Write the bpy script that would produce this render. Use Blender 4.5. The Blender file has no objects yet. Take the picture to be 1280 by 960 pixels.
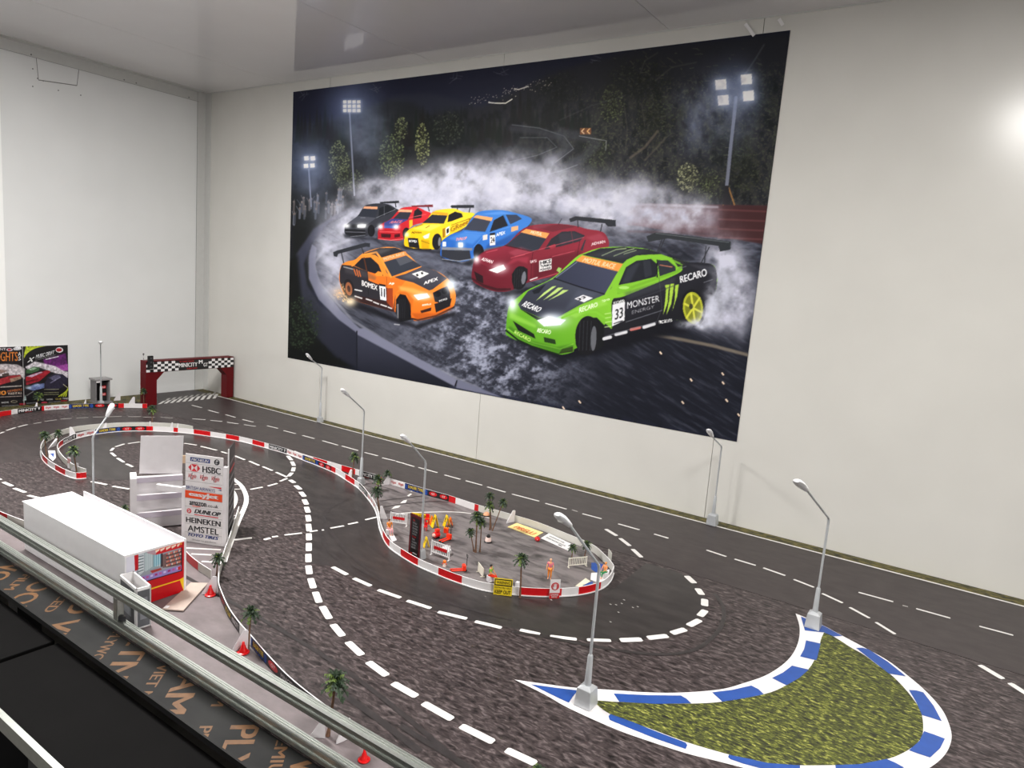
import bpy, bmesh, math, random
import numpy as np
from mathutils import Vector, Matrix
random.seed(7)
C = bpy.context.scene.collection
PI = math.pi
# ---------------------------------------------------------------- camera (metres; wall_back is y=0, wall_left x=0, track z=0)
FPX = 881.2
CAM = Vector((4.36405, -2.75882, 0.9))
_y, _p, _r = -0.58897792, -0.14787958, 0.07691416
_fw = Vector((math.sin(_y)*math.cos(_p), math.cos(_y)*math.cos(_p), math.sin(_p)))
_rt = Vector((math.cos(_y), -math.sin(_y), 0)); _up = _rt.cross(_fw)
RT = _rt*math.cos(_r) + _up*math.sin(_r)
UP = -_rt*math.sin(_r) + _up*math.cos(_r)
cam_d = bpy.data.cameras.new('camera'); cam = bpy.data.objects.new('camera', cam_d); C.objects.link(cam)
cam_d.sensor_width = 36; cam_d.lens = FPX/1280*36; cam_d.clip_start = .02; cam_d.clip_end = 50
_m = Matrix((RT, UP, -_fw)).transposed().to_4x4(); _m.translation = CAM; cam.matrix_world = _m
bpy.context.scene.camera = cam
vs = bpy.context.scene.view_settings
vs.view_transform = 'Standard'; vs.look = 'None'; vs.gamma = 1; vs.exposure = 0.06
try: vs.use_curve_mapping = False
except Exception: pass

def ray(x, y): return RT*((x-640)/FPX) - UP*((y-480)/FPX) + _fw
def zpt(x, y, z=0.0):
    d = ray(x, y); return CAM + d*((z-CAM.z)/d.z)
def ypt(x, y, Y=0.0):
    d = ray(x, y); return CAM + d*((Y-CAM.y)/d.y)
def xpt(x, y, X=0.0):
    d = ray(x, y); return CAM + d*((X-CAM.x)/d.x)
def vpt(x, y, b, n):                       # meets the upright plane through b whose normal is n
    d = ray(x, y); n = Vector((n[0], n[1], 0)); return CAM + d*((b-CAM).dot(n)/d.dot(n))
def px_of(P):
    d = Vector(P)-CAM; z = d.dot(_fw); return 640+FPX*d.dot(RT)/z, 480-FPX*d.dot(UP)/z
def facing(b):                              # horizontal normal towards the camera
    n = CAM-b; n.z = 0; return n.normalized()
def upz(b, y):                              # height above b seen at image row y
    P = vpt(px_of(b)[0], y, b, facing(b)); return P.z - b.z
def Z(l, z=0.0): return [zpt(x, y, z) for x, y in l]

# ---------------------------------------------------------------- materials
def lin(c): return tuple((v/12.92 if v <= .04045 else ((v+.055)/1.055)**2.4) for v in c)
def rgb(r, g, b): return lin((r/255, g/255, b/255))
MATS = {}
def mat(name, col, rough=.5, metal=0, var=.06, scale=40, bump=0, spec=.5, trans=0, emit=0, alpha=1, coat=0):
    if name in MATS: return MATS[name]
    m = bpy.data.materials.new(name); m.use_nodes = True; nt = m.node_tree; N = nt.nodes; L = nt.links
    b = N['Principled BSDF']; col = lin([v/255 for v in col])
    b.inputs['Roughness'].default_value = rough; b.inputs['Metallic'].default_value = metal
    b.inputs['Specular IOR Level'].default_value = spec
    tc = N.new('ShaderNodeTexCoord'); no = N.new('ShaderNodeTexNoise'); no.inputs['Scale'].default_value = scale; no.inputs['Detail'].default_value = 4
    L.new(tc.outputs['Object'], no.inputs['Vector'])
    r = N.new('ShaderNodeValToRGB')
    r.color_ramp.elements[0].position = .3; r.color_ramp.elements[1].position = .7
    r.color_ramp.elements[0].color = (*[max(0, v*(1-var)) for v in col], 1)
    r.color_ramp.elements[1].color = (*[min(1, v*(1+var)) for v in col], 1)
    L.new(no.outputs['Fac'], r.inputs['Fac']); L.new(r.outputs['Color'], b.inputs['Base Color'])
    if bump:
        bp = N.new('ShaderNodeBump'); bp.inputs['Strength'].default_value = bump; bp.inputs['Distance'].default_value = .002
        L.new(no.outputs['Fac'], bp.inputs['Height']); L.new(bp.outputs['Normal'], b.inputs['Normal'])
    if trans: b.inputs['Transmission Weight'].default_value = trans
    if emit:
        L.new(r.outputs['Color'], b.inputs['Emission Color']); b.inputs['Emission Strength'].default_value = emit
    if alpha < 1: b.inputs['Alpha'].default_value = alpha
    if coat: b.inputs['Coat Weight'].default_value = coat; b.inputs['Coat Roughness'].default_value = .1
    MATS[name] = m; return m
def attr_mat(name, rough=.4, spec=.5):
    m = bpy.data.materials.new(name); m.use_nodes = True; nt = m.node_tree; b = nt.nodes['Principled BSDF']
    a = nt.nodes.new('ShaderNodeAttribute'); a.attribute_name = 'print'
    nt.links.new(a.outputs['Color'], b.inputs['Base Color'])
    b.inputs['Roughness'].default_value = rough; b.inputs['Specular IOR Level'].default_value = spec
    MATS[name] = m; return m
def noise_mat(name, cols, scale=(60, 60, 60), rough=.5, detail=6, pos=None, rot=0, bump=0, spec=.5, dist=0, k=.6, bumpd=.001):
    m = bpy.data.materials.new(name); m.use_nodes = True; nt = m.node_tree; N = nt.nodes; L = nt.links; b = N['Principled BSDF']
    b.inputs['Roughness'].default_value = rough; b.inputs['Specular IOR Level'].default_value = spec
    tc = N.new('ShaderNodeTexCoord'); mp = N.new('ShaderNodeMapping'); mp.inputs['Scale'].default_value = scale; mp.inputs['Rotation'].default_value = (0, 0, rot)
    no = N.new('ShaderNodeTexNoise'); no.inputs['Scale'].default_value = 1; no.inputs['Detail'].default_value = detail; no.inputs['Roughness'].default_value = k; no.inputs['Distortion'].default_value = dist
    L.new(tc.outputs['Object'], mp.inputs['Vector']); L.new(mp.outputs['Vector'], no.inputs['Vector'])
    r = N.new('ShaderNodeValToRGB'); e = r.color_ramp.elements
    pos = pos or [.3+.4*i/(len(cols)-1) for i in range(len(cols))]
    while len(e) < len(cols): e.new(.5)
    for i, c in enumerate(cols): e[i].position = pos[i]; e[i].color = (*rgb(*c), 1)
    L.new(no.outputs['Fac'], r.inputs['Fac']); L.new(r.outputs['Color'], b.inputs['Base Color'])
    if bump:
        bp = N.new('ShaderNodeBump'); bp.inputs['Strength'].default_value = bump; bp.inputs['Distance'].default_value = bumpd
        L.new(no.outputs['Fac'], bp.inputs['Height']); L.new(bp.outputs['Normal'], b.inputs['Normal'])
    MATS[name] = m; return m

# ---------------------------------------------------------------- text outlines as triangles, unit box 0..1 x 0..1
_tc = {}
def text_tris(s, bold=.0, shear=0.0):
    k = (s, bold, shear)
    if k in _tc: return _tc[k]
    cu = bpy.data.curves.new('t', 'FONT'); cu.body = s; cu.size = 1; cu.shear = shear; cu.resolution_u = 3; cu.fill_mode = 'FRONT'
    o = bpy.data.objects.new('t', cu); C.objects.link(o)
    dg = bpy.context.evaluated_depsgraph_get(); me = bpy.data.meshes.new_from_object(o.evaluated_get(dg))
    me.calc_loop_triangles()
    v0 = [tuple(p.co[:2]) for p in me.vertices]; t0 = [tuple(l.vertices) for l in me.loop_triangles]; v, t = [], []
    for dx in ((-bold, 0, bold) if bold > .006 else (0,)):      # heavier strokes: the outline repeated side by side
        n0 = len(v); v += [(a+dx, b, n0) for a, b in v0]; t += [tuple(i+n0 for i in f) for f in t0]
    nb = max(1, len(v0)); x0 = min(p[0] for p in v); x1 = max(p[0] for p in v); y0 = min(p[1] for p in v); y1 = max(p[1] for p in v)
    v = [((a-x0)/(x1-x0), (b-y0)/(y1-y0), q//nb) for a, b, q in v]
    bpy.data.objects.remove(o); bpy.data.curves.remove(cu); bpy.data.meshes.remove(me)
    _tc[k] = (v, t, (x1-x0)/(y1-y0)); return _tc[k]

# ---------------------------------------------------------------- mesh builder (world coordinates)
class MB:
    def __init__(s): s.v = []; s.f = []; s.m = []; s.ms = []
    def mi(s, m):
        if m not in s.ms: s.ms.append(m)
        return s.ms.index(m)
    def face(s, pts, m):
        n = len(s.v); s.v += [tuple(p) for p in pts]; s.f.append(tuple(range(n, n+len(pts)))); s.m.append(s.mi(m)); return s
    def mesh(s, vs_, fs, m):
        n = len(s.v); s.v += [tuple(p) for p in vs_]; i = s.mi(m)
        for f in fs: s.f.append(tuple(n+k for k in f)); s.m.append(i)
        return s
    def prism(s, poly, z0, z1, m, mtop=None):           # poly: list of points, extruded vertically from z0 to z1
        P = [Vector(p) for p in poly]; n = len(P)
        a = sum(P[i].x*P[(i+1) % n].y-P[(i+1) % n].x*P[i].y for i in range(n))
        if a < 0: P.reverse()
        lo = [Vector((p.x, p.y, z0)) for p in P]; hi = [Vector((p.x, p.y, z1)) for p in P]
        s.mesh(lo+hi, [tuple(reversed(range(n)))]+[(i, (i+1) % n, n+(i+1) % n, n+i) for i in range(n)], m)
        s.face(hi, mtop or m); return s
    def slab(s, poly, t, m, mfront=None):               # planar poly thickened by vector t (front = poly, back = poly+t)
        P = [Vector(p) for p in poly]; t = Vector(t); n = len(P); Q = [p+t for p in P]
        nn = sum(((P[i]-P[0]).cross(P[(i+1) % n]-P[0]) for i in range(1, n)), Vector())
        if nn.dot(t) > 0: P.reverse(); Q.reverse()
        s.face(P, mfront or m); s.mesh(P+Q, [tuple(n+k for k in reversed(range(n)))]+[(i, n+i, n+(i+1) % n, (i+1) % n) for i in range(n)], m); return s
    def box(s, c, d, m, rz=0, up=None):                 # c: centre, d: full sizes
        c = Vector(c); X = Vector((math.cos(rz), math.sin(rz), 0)); Y = Vector((-math.sin(rz), math.cos(rz), 0)); Zv = Vector((0, 0, 1))
        vs_ = [c+X*(a*d[0]/2)+Y*(b*d[1]/2)+Zv*(e*d[2]/2) for e in (-1, 1) for b in (-1, 1) for a in (-1, 1)]
        return s.mesh(vs_, [(0, 2, 3, 1), (4, 5, 7, 6), (0, 1, 5, 4), (2, 6, 7, 3), (0, 4, 6, 2), (1, 3, 7, 5)], m)
    def tube(s, pts, r, m, n=8, cap=True):              # r: number or list
        P = [Vector(p) for p in pts]; k = len(P); R = r if isinstance(r, (list, tuple)) else [r]*k
        rings = []; ref = None
        for i in range(k):
            t = (P[min(i+1, k-1)]-P[max(i-1, 0)]).normalized()
            if ref is None: ref = Vector((0, 0, 1)) if abs(t.z) < .9 else Vector((1, 0, 0))
            a = (ref-t*ref.dot(t)).normalized(); b = t.cross(a); ref = a
            rings.append([P[i]+(a*math.cos(2*PI*j/n)+b*math.sin(2*PI*j/n))*R[i] for j in range(n)])
        vs_ = [p for rg in rings for p in rg]
        fs = [(i*n+j, i*n+(j+1) % n, (i+1)*n+(j+1) % n, (i+1)*n+j) for i in range(k-1) for j in range(n)]
        if cap: fs += [tuple(reversed(range(n))), tuple((k-1)*n+j for j in range(n))]
        return s.mesh(vs_, fs, m)
    def lathe(s, c, prof, m, n=16, sq=False):           # prof: (radius, z) list; sq gives four sides
        c = Vector(c); n = 4 if sq else n; o = PI/4 if sq else 0; kq = 1.414 if sq else 1
        return s.tube_rings([[c+Vector((math.cos(2*PI*j/n+o)*r*kq, math.sin(2*PI*j/n+o)*r*kq, z)) for j in range(n)] for r, z in prof], m)
    def tube_rings(s, rings, m):
        n = len(rings[0]); k = len(rings); vs_ = [p for rg in rings for p in rg]
        fs = [(i*n+j, i*n+(j+1) % n, (i+1)*n+(j+1) % n, (i+1)*n+j) for i in range(k-1) for j in range(n)]
        fs += [tuple(reversed(range(n))), tuple((k-1)*n+j for j in range(n))]
        return s.mesh(vs_, fs, m)
    def ball(s, c, r, m, n=10, k=7, sc=(1, 1, 1)):
        return s.tube_rings([[Vector(c)+Vector((math.cos(2*PI*j/n)*math.sin(PI*(i+.02)/(k-1+.04))*r*sc[0], math.sin(2*PI*j/n)*math.sin(PI*(i+.02)/(k-1+.04))*r*sc[1], -math.cos(PI*(i+.02)/(k-1+.04))*r*sc[2])) for j in range(n)] for i in range(k)], m)
    def text(s, txt, q, m, bold=.0, shear=0, lift=0.0):       # q: BL, BR, TR, TL world corners
        v, t, _ = text_tris(txt, bold, shear); a, b, c_, d = [Vector(p) for p in q]
        n = (b-a).cross(d-a).normalized()
        P = [(a*(1-u)+b*u)*(1-w)+(d*(1-u)+c_*u)*w+n*(lift+.00015*q) for u, w, q in v]
        return s.mesh(P, t, m)
    def map_text(s, txt, fn, m, bold=.0, shear=0):            # fn(u, w) -> world
        v, t, _ = text_tris(txt, bold, shear); return s.mesh([fn(u, w, .0005+.00015*q) for u, w, q in v], t, m)
    def build(s, name, parent=None, smooth=False, bevel=0):
        me = bpy.data.meshes.new(name); o = bpy.data.objects.new(name, me); C.objects.link(o)
        off = Vector()
        p = parent
        while p is not None: off += p.location; p = p.parent
        vv = [Vector(p)-off for p in s.v]
        if parent is None: pass
        me.from_pydata(vv, [], s.f)
        for m in s.ms: me.materials.append(m)
        me.polygons.foreach_set('material_index', s.m)
        if smooth:
            me.polygons.foreach_set('use_smooth', [True]*len(s.f))
            bm = bmesh.new(); bm.from_mesh(me); bmesh.ops.remove_doubles(bm, verts=bm.verts, dist=1e-6)
            for e in bm.edges:
                if len(e.link_faces) == 2 and e.calc_face_angle(0) > .7: e.smooth = False
            bm.to_mesh(me); bm.free()
        if bevel:
            b = o.modifiers.new('b', 'BEVEL'); b.width = bevel; b.segments = 2; b.limit_method = 'ANGLE'
        if parent: o.parent = parent
        me.update(); return o
def tag(o, label=None, cat=None, group=None, kind=None):
    if label: o['label'] = label
    if cat: o['category'] = cat
    if group: o['group'] = group
    if kind: o['kind'] = kind
    return o
def empty(name, loc, label, cat, group=None):
    o = bpy.data.objects.new(name, None); C.objects.link(o); o.location = loc; o.empty_display_size = .02
    return tag(o, label, cat, group)
def dup(root, loc, label, rz=0, sc=None):
    r = root.copy(); C.objects.link(r); r.location = loc; r.rotation_euler = (0, 0, rz)
    if sc: r.scale = sc if not isinstance(sc, (int, float)) else (sc, sc, sc)
    r['label'] = label
    for ch in list(root.children):
        c = ch.copy(); C.objects.link(c); c.parent = r
        for g in list(ch.children):
            d = g.copy(); C.objects.link(d); d.parent = c
    return r
def crom(pts, per=8, closed=False):                    # Catmull-Rom through points
    P = [Vector(p) for p in pts]; n = len(P); out = []
    for i in range(n if closed else n-1):
        a, b, c, d = (P[(i-1) % n], P[i], P[(i+1) % n], P[(i+2) % n]) if closed else (P[max(i-1, 0)], P[i], P[i+1], P[min(i+2, n-1)])
        for k in range(per):
            t = k/per; out.append(.5*((2*b)+(c-a)*t+(2*a-5*b+4*c-d)*t*t+(3*b-a-3*c+d)*t**3))
    if not closed: out.append(P[-1])
    return out

# ---------------------------------------------------------------- common materials
WHITE = mat('white_board', (226, 222, 224), .5, var=.03)
WHITE2 = mat('white_paint', (236, 234, 234), .45, var=.02)
PRINTW = mat('white_print', (222, 218, 218), .35, var=.03)
RED = mat('red_print', (196, 14, 22), .35, var=.06)
BLACK = mat('black_print', (22, 21, 23), .4, var=.2)
BLUE = mat('blue_print', (36, 86, 176), .4, var=.08)
NAVY = mat('navy_print', (24, 34, 82), .4, var=.1)
YEL = mat('yellow_plastic', (245, 205, 10), .4, var=.05)
YINK = mat('yellow_ink', (235, 205, 40), .4, var=.05)
ORG = mat('orange_plastic', (250, 120, 10), .4, var=.05)
ORED = mat('orange_red_plastic', (240, 52, 18), .35, var=.05)
REDP = mat('red_plastic', (220, 18, 22), .3, var=.05)
CHROME = mat('brushed_silver', (190, 193, 196), .35, metal=.35, var=.05)
ALU = mat('aluminium', (184, 188, 182), .38, metal=.9, var=.06, scale=120)
LAMPW = mat('lamp_white', (232, 232, 234), .3, var=.02)
GREY = mat('grey_board', (150, 148, 150), .55, var=.06)
GREYIN = mat('grey_white_card', (196, 194, 186), .5, var=.04)
DGREY = mat('dark_grey', (58, 58, 62), .5, var=.1)
TRUNK = mat('palm_trunk', (112, 82, 62), .8, var=.3, scale=200, bump=.4)
FROND = mat('palm_frond', (44, 62, 40), .6, var=.4, scale=150)
FROND2 = mat('palm_frond_light', (92, 112, 48), .6, var=.35, scale=150)
SKIN = mat('skin', (232, 160, 116), .5, var=.04)
DRED = mat('dark_red_paint', (92, 5, 13), .5, var=.06, spec=.25)

# ---------------------------------------------------------------- room
CE = 1.918
FLZ = -.8
def structure(o): o['kind'] = 'structure'; return o
wallm = noise_mat('wall_panel_white', [(212, 210, 204), (217, 215, 209)], (3, 3, 3), rough=.22, detail=2, spec=.55)
walll = noise_mat('wall_panel_left', [(222, 223, 222), (226, 227, 226)], (3, 3, 3), rough=.4, detail=2, spec=.4)
ceilm = noise_mat('ceiling_gloss_panel', [(228, 226, 227), (232, 230, 231)], (3, 3, 3), rough=.07, detail=2, spec=.6)
jointm = mat('joint_line', (120, 120, 118), .6)
floorm = noise_mat('floor_grey', [(70, 66, 62), (84, 80, 75)], (20, 20, 20), rough=.6)
XR, YF = 7.6, -5.6
def wall_with_joints(name, axis, joints, m):
    b = MB()
    if axis == 'y':
        xs = [-.05]+joints+[XR+.05]
        for i in range(len(xs)-1):
            a = xs[i]+(.0012 if i else 0); c = xs[i+1]-.0012*(i < len(xs)-2)
            b.box(((a+c)/2, .03, (FLZ+CE)/2), (c-a, .06, CE-FLZ), m)
        b.box((XR/2, .04, (FLZ+CE)/2), (XR, .06, CE-FLZ), jointm)
    return structure(b.build(name))
wall_with_joints('wall_back', 'y', [1.170, 2.340, 3.510, 4.95, 6.12], wallm)
b = MB(); b.box((-.03, YF/2, (FLZ+CE)/2), (.06, -YF, CE-FLZ), walll); structure(b.build('wall_left'))
b = MB(); b.box((XR+.03, YF/2, (FLZ+CE)/2), (.06, -YF, CE-FLZ), walll); structure(b.build('wall_right'))
b = MB(); b.box((XR/2, YF-.03, (FLZ+CE)/2), (XR+.2, .06, CE-FLZ), mat('wall_front_grey', (70, 68, 66), .7)); structure(b.build('wall_front'))
b = MB(); b.box((XR/2, YF/2, FLZ-.03), (XR+.2, -YF+.2, .06), floorm); structure(b.build('floor'))
b = MB()
xs = [-.1, .765, 1.92, 3.14, 4.36, 5.5, 6.6, XR+.1]
for i in range(len(xs)-1): b.box(((xs[i]+xs[i+1])/2, YF/2, CE+.03), (xs[i+1]-xs[i]-.003, -YF+.2, .06), ceilm)
b.box((XR/2, YF/2, CE+.034), (XR, -YF, .06), jointm); structure(b.build('ceiling'))
trim = mat('white_trim', (200, 200, 197), .45, var=.02)
# corner and ceiling angle trims with their screws
b = MB(); b.box((.0015, -.03, CE/2+FLZ/2), (.003, .06, CE-FLZ), trim); b.box((.03, -.0015, CE/2+FLZ/2), (.06, .003, CE-FLZ), trim)
b.box((.004, -.061, CE/2), (.001, .0015, CE), jointm); structure(b.build('trim_1'))
b = MB(); b.box((.002, YF/2, CE-.03), (.004, -YF-.1, .06), trim); b.box((.03, YF/2, CE-.002), (.06, -YF-.1, .004), trim); b.box((.0045, YF/2, CE-.0605), (.001, -YF-.1, .0015), jointm)
for y in (-.12, -.45, -.52, -1.0): b.ball((.0045, y, CE-.05), .004, jointm, sc=(.5, 1, 1))
structure(b.build('trim_2'))
b = MB(); b.box((XR/2, -.0025, CE-.002), (XR-.14, .005, .004), trim); structure(b.build('trim_3'))
# bright door jamb at the far left edge of the view
b = MB(); jy = xpt(1.5, 200, 0).y; b.box((.004, jy-.03, .95), (.008, .06, 1.75), mat('door_jamb', (246, 246, 244), .5, var=.01)); structure(b.build('trim_4'))
# cut-out hatch patched into the left wall
hp = [xpt(45, 70), xpt(48, 100), xpt(96, 107), xpt(99, 83)]
b = MB()
for i in range(3):
    a, c = hp[i], hp[i+1]; b.tube([a+Vector((.001, 0, 0)), c+Vector((.001, 0, 0))], .0014 if i != 1 else .0025, jointm, 5)
for q in ((41, 64), (41, 86), (41, 108), (101, 82), (101, 119), (73, 113), (47, 98), (54, 101)): b.ball(xpt(*q, .001), .0035, jointm, sc=(.4, 1, 1))
structure(b.build('trim_5'))
# ---------------------------------------------------------------- ceiling lamps: one read from its wall glow, the others unseen additions
def ceiling_lamp(x, y, label, power, first=False, sx=.42, sy=.42):
    t = empty('ceiling_lamp', (x, y, CE), label, 'ceiling light', 'square panel lights on the ceiling')
    b = MB(); b.box((x, y, CE-.012), (sx+.03, sy+.03, .024), LAMPW); b.build('lamp_frame', t)
    b = MB(); b.ball((x, y, CE-.16), .045, mat('added_bulb_glow', (255, 250, 242), .4, emit=1.5)); b.tube([(x, y, CE-.12), (x, y, CE-.02)], .008, LAMPW); b.build('added_bulb', t, smooth=True)  # glowing bulb added below the panel, goes with the fill point light
    b = MB(); b.box((x, y, CE-.026), (sx, sy, .004), mat('lamp_diffuser', (255, 250, 242), .4, emit=1.2)); b.build('diffuser', t)
    l = bpy.data.lights.new('panel_light', 'AREA'); l.energy = power*.86; l.shape = 'RECTANGLE'; l.size = sx; l.size_y = sy; l.color = (1, .98, .955)
    o = bpy.data.objects.new('panel_light', l); C.objects.link(o); o.location = (x, y, CE-.03)
    l = bpy.data.lights.new('added_fill_light', 'POINT'); l.energy = power*.58; l.shadow_soft_size = .05; l.color = (1, .98, .955)  # fill light added under the panel to brighten upper wall and ceiling
    o = bpy.data.objects.new('added_fill_light', l); C.objects.link(o); o.location = (x, y, CE-.16)
ceiling_lamp(4.49, -1.72, 'square ceiling light over the track, its glow mirrored in the back wall', 44)
ceiling_lamp(1.9, -1.62, 'square ceiling light over the left half of the track', 74)  # unseen lamp added to brighten the left wall and the track
ceiling_lamp(6.6, -1.72, 'square ceiling light over the far right end of the track', 34)  # unseen lamp, assumed further along the same row
ceiling_lamp(5.3, -4.6, 'square ceiling light behind the viewer towards the right wall', 46)  # unseen lamp added as fill from behind, lifts the upper back wall
ceiling_lamp(1.4, -4.0, 'square ceiling light behind the viewer towards the left wall', 52)  # unseen lamp added as fill for the left side of the room
w = bpy.data.worlds.new('world'); bpy.context.scene.world = w; w.use_nodes = True
w.node_tree.nodes['Background'].inputs[0].default_value = (.8, .82, .85, 1); w.node_tree.nodes['Background'].inputs[1].default_value = .3
# ================================================================ the track tables and their printed mats
TBL = mat('table_frame_black', (30, 30, 32), .6)
ASPH_FAR = noise_mat('mat_asphalt_smooth', [(53, 46, 46), (61, 54, 54), (69, 62, 61)], (14, 30, 30), rough=.42, detail=8, spec=.25)
ASPH = noise_mat('mat_asphalt_cobbled', [(22, 17, 17), (54, 46, 46), (70, 61, 61), (104, 94, 93)], (40, 105, 60), rough=.46, detail=3, pos=[.32, .45, .55, .68], rot=-.5, spec=.3, k=.62, dist=.6)
ASPH_DARK = noise_mat('mat_asphalt_worn', [(44, 40, 40), (54, 50, 49), (64, 59, 58)], (10, 26, 20), rough=.32, detail=7, spec=.25)
SKID = noise_mat('mat_skid', [(38, 34, 34), (54, 49, 49)], (30, 30, 30), rough=.4)
CONC = noise_mat('mat_concrete', [(60, 56, 56), (94, 88, 88), (118, 111, 111), (126, 118, 118)], (9, 26, 20), rough=.5, detail=3, pos=[.3, .43, .55, .7], rot=.3, dist=1.0)
CONC2 = noise_mat('mat_concrete_light', [(104, 95, 95), (118, 108, 109), (128, 118, 119)], (14, 22, 20), rough=.5, detail=5, rot=.3)
GRASS = noise_mat('mat_grass', [(13, 13, 11), (46, 49, 20), (90, 96, 30), (186, 184, 96)], (62, 150, 90), rough=.6, detail=4, pos=[.34, .45, .56, .70], rot=-.45, k=.7, dist=.4)
GRASS2 = noise_mat('mat_grass_verge', [(22, 24, 15), (60, 58, 30), (110, 100, 50), (40, 43, 26)], (30, 60, 40), rough=.7, detail=6, pos=[.3, .45, .6, .75])
LINE = mat('mat_white_line', (226, 223, 219), .45, var=.03)
LINEF = mat('mat_white_line_faded', (176, 172, 168), .5, var=.1)
KBLUE = mat('mat_kerb_blue', (34, 74, 150), .45, var=.08)
KWHITE = mat('mat_kerb_white', (228, 224, 224), .42, var=.02)
PLY_E = mat('ply_edge', (16, 15, 15), .6)
YR = -1.935; XE = 6.6
SEAM = -.602
LY = [0.0006*i for i in range(8)]
LY = [0, .0004, .0008, .0012, .0016, .002]
class Mat2(MB):
    def flat(s, pts, lvl, m):
        P = [Vector((p[0], p[1], LY[lvl]+.00004*Mat2.zo)) for p in pts]
        a = sum(P[i].x*P[(i+1) % len(P)].y-P[(i+1) % len(P)].x*P[i].y for i in range(len(P)))
        if a < 0: P.reverse()
        s.face(P, m)
    def poly(s, l, lvl, m): s.flat(Z(l), lvl, m)
    def dash(s, a, b, wd, m=LINE, lvl=2):
        A, B = zpt(*a), zpt(*b); t = (B-A).normalized(); n = Vector((-t.y, t.x, 0))*wd/2
        e = t*wd*.25
        s.flat([A-n*.8, A-e*.0+n*.8, A+e+n, B-e+n, B+n*.8, B-n*.8, B-e-n, A+e-n][0:1]+[A+e-n, B-e-n, B-n*.7, B+n*.7, B-e+n, A+e+n, A+n*.7], lvl, m)
    zo = 0
    def strip(s, l, wd, m, lvl=2, world=False, per=6):
        Mat2.zo = (Mat2.zo+1) % 8
        P = crom(l if world else Z(l), per); k = len(P)
        N_ = []
        for i in range(k):
            t = (P[min(i+1, k-1)]-P[max(i-1, 0)]).normalized(); N_.append(Vector((-t.y, t.x, 0)))
        W = wd if callable(wd) else (lambda t: wd)
        for i in range(k-1):
            s.flat([P[i]-N_[i]*W(i/(k-1))/2, P[i+1]-N_[i+1]*W((i+1)/(k-1))/2, P[i+1]+N_[i+1]*W((i+1)/(k-1))/2, P[i]+N_[i]*W(i/(k-1))/2], lvl, m)
# --- back mat: the straight along the wall
t_back = Mat2()
t_back.box((XE/2, SEAM/2+.001, -.0015), (XE-.002, -SEAM-.002, .003), ASPH_FAR)
t_back.flat([(0.004, -.0685, 0), (XE, -.0685, 0), (XE, -.002, 0), (0.004, -.002, 0)], 1, GRASS2)
t_back.flat([(.16, -.0735, 0), (XE, -.0735, 0), (XE, -.0625, 0), (.16, -.0625, 0)], 2, LINE)
D1 = [(239.7,506.6,252.3,509.8),(260.3,512.8,273.4,516.3),(281.9,518.4,294.4,521.9),(303,524.4,316.6,527.8),(333.8,532.4,347.5,535.6),(354.6,538.4,369.6,542.2),(378,544.4,393,548.4),(402.8,551,422.5,556.6),(427.2,557.6,447.8,563.4),
 (455.6,565.7,472.5,570),(477.7,572.4,494,576.2),(494.8,576.6,518,583.5),(523,584.4,546.6,591),(555.6,593.8,575.6,599.4),(582,601,602.7,606.7),(609,608.7,632,615.5),(640,617.7,674,626.7),(681.6,629.3,708.3,636.6),(728,642.3,752,648.7),(772.7,655,799.4,662.5),(817.5,667.7,835.6,673),(883,687.7,908,696),(918,699,944.7,707),(954,710,981.6,719.7),(992,724.4,1017.5,734.4),(1027.5,742,1053.4,754),(1062,759.4,1087,773),(1094.7,778,1119,793)]
for d in D1: t_back.dash(d[:2], d[2:], .011)
for d in ((1073,740.6,1116.6,752.5),(1145,761,1188,773),(1224,783,1266.6,794.4),(1303,806,1345,817)): t_back.dash(d[:2], d[2:], .010)
for d in ((200.6,521.7,216,522.8),(240.5,523.7,257,524.8),(263,525.6,278,527),(284,528,298,530),(304.9,530.9,319.7,533.2)): t_back.dash(d[:2], d[2:], .010, LINEF if d[0] < 210 else LINE)
for d in ((757,661.5,771,670),(775,673,787.5,682.7),(790.6,686.5,802,697)): t_back.dash(d[:2], d[2:], .016)
for d in ((715,637.5,722,639.7),(1128,757,1135,758.7)): t_back.dash(d[:2], d[2:], .008, LINEF)
# checkered start line under the arch
for i in range(10):
    x0, y0 = 197+7.6*i, 505.5-.78*i; x1 = x0+4; u0 = 203.5+7.3*i; v0 = 501.6-.98*i
    t_back.flat(Z([(x0, y0), (x1, y0-.4), (u0+4, v0-.5), (u0, v0)]), 2, LINE)
    if i < 9: t_back.flat(Z([(u0+2.5, v0-.5), (u0+6, v0-.9), (u0+10, v0-3.9), (u0+6.5, v0-3.6)]), 2, LINEF)
tag(t_back.build('track_mat'), 'smooth grey printed track mat with the dashed straight along the back wall', 'track mat')
# --- main mat
t = Mat2()
t.box((XE/2, (SEAM-.001+YR-.02)/2, -.0015), (XE-.002, SEAM-.001-YR+.02, .003), ASPH)
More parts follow.
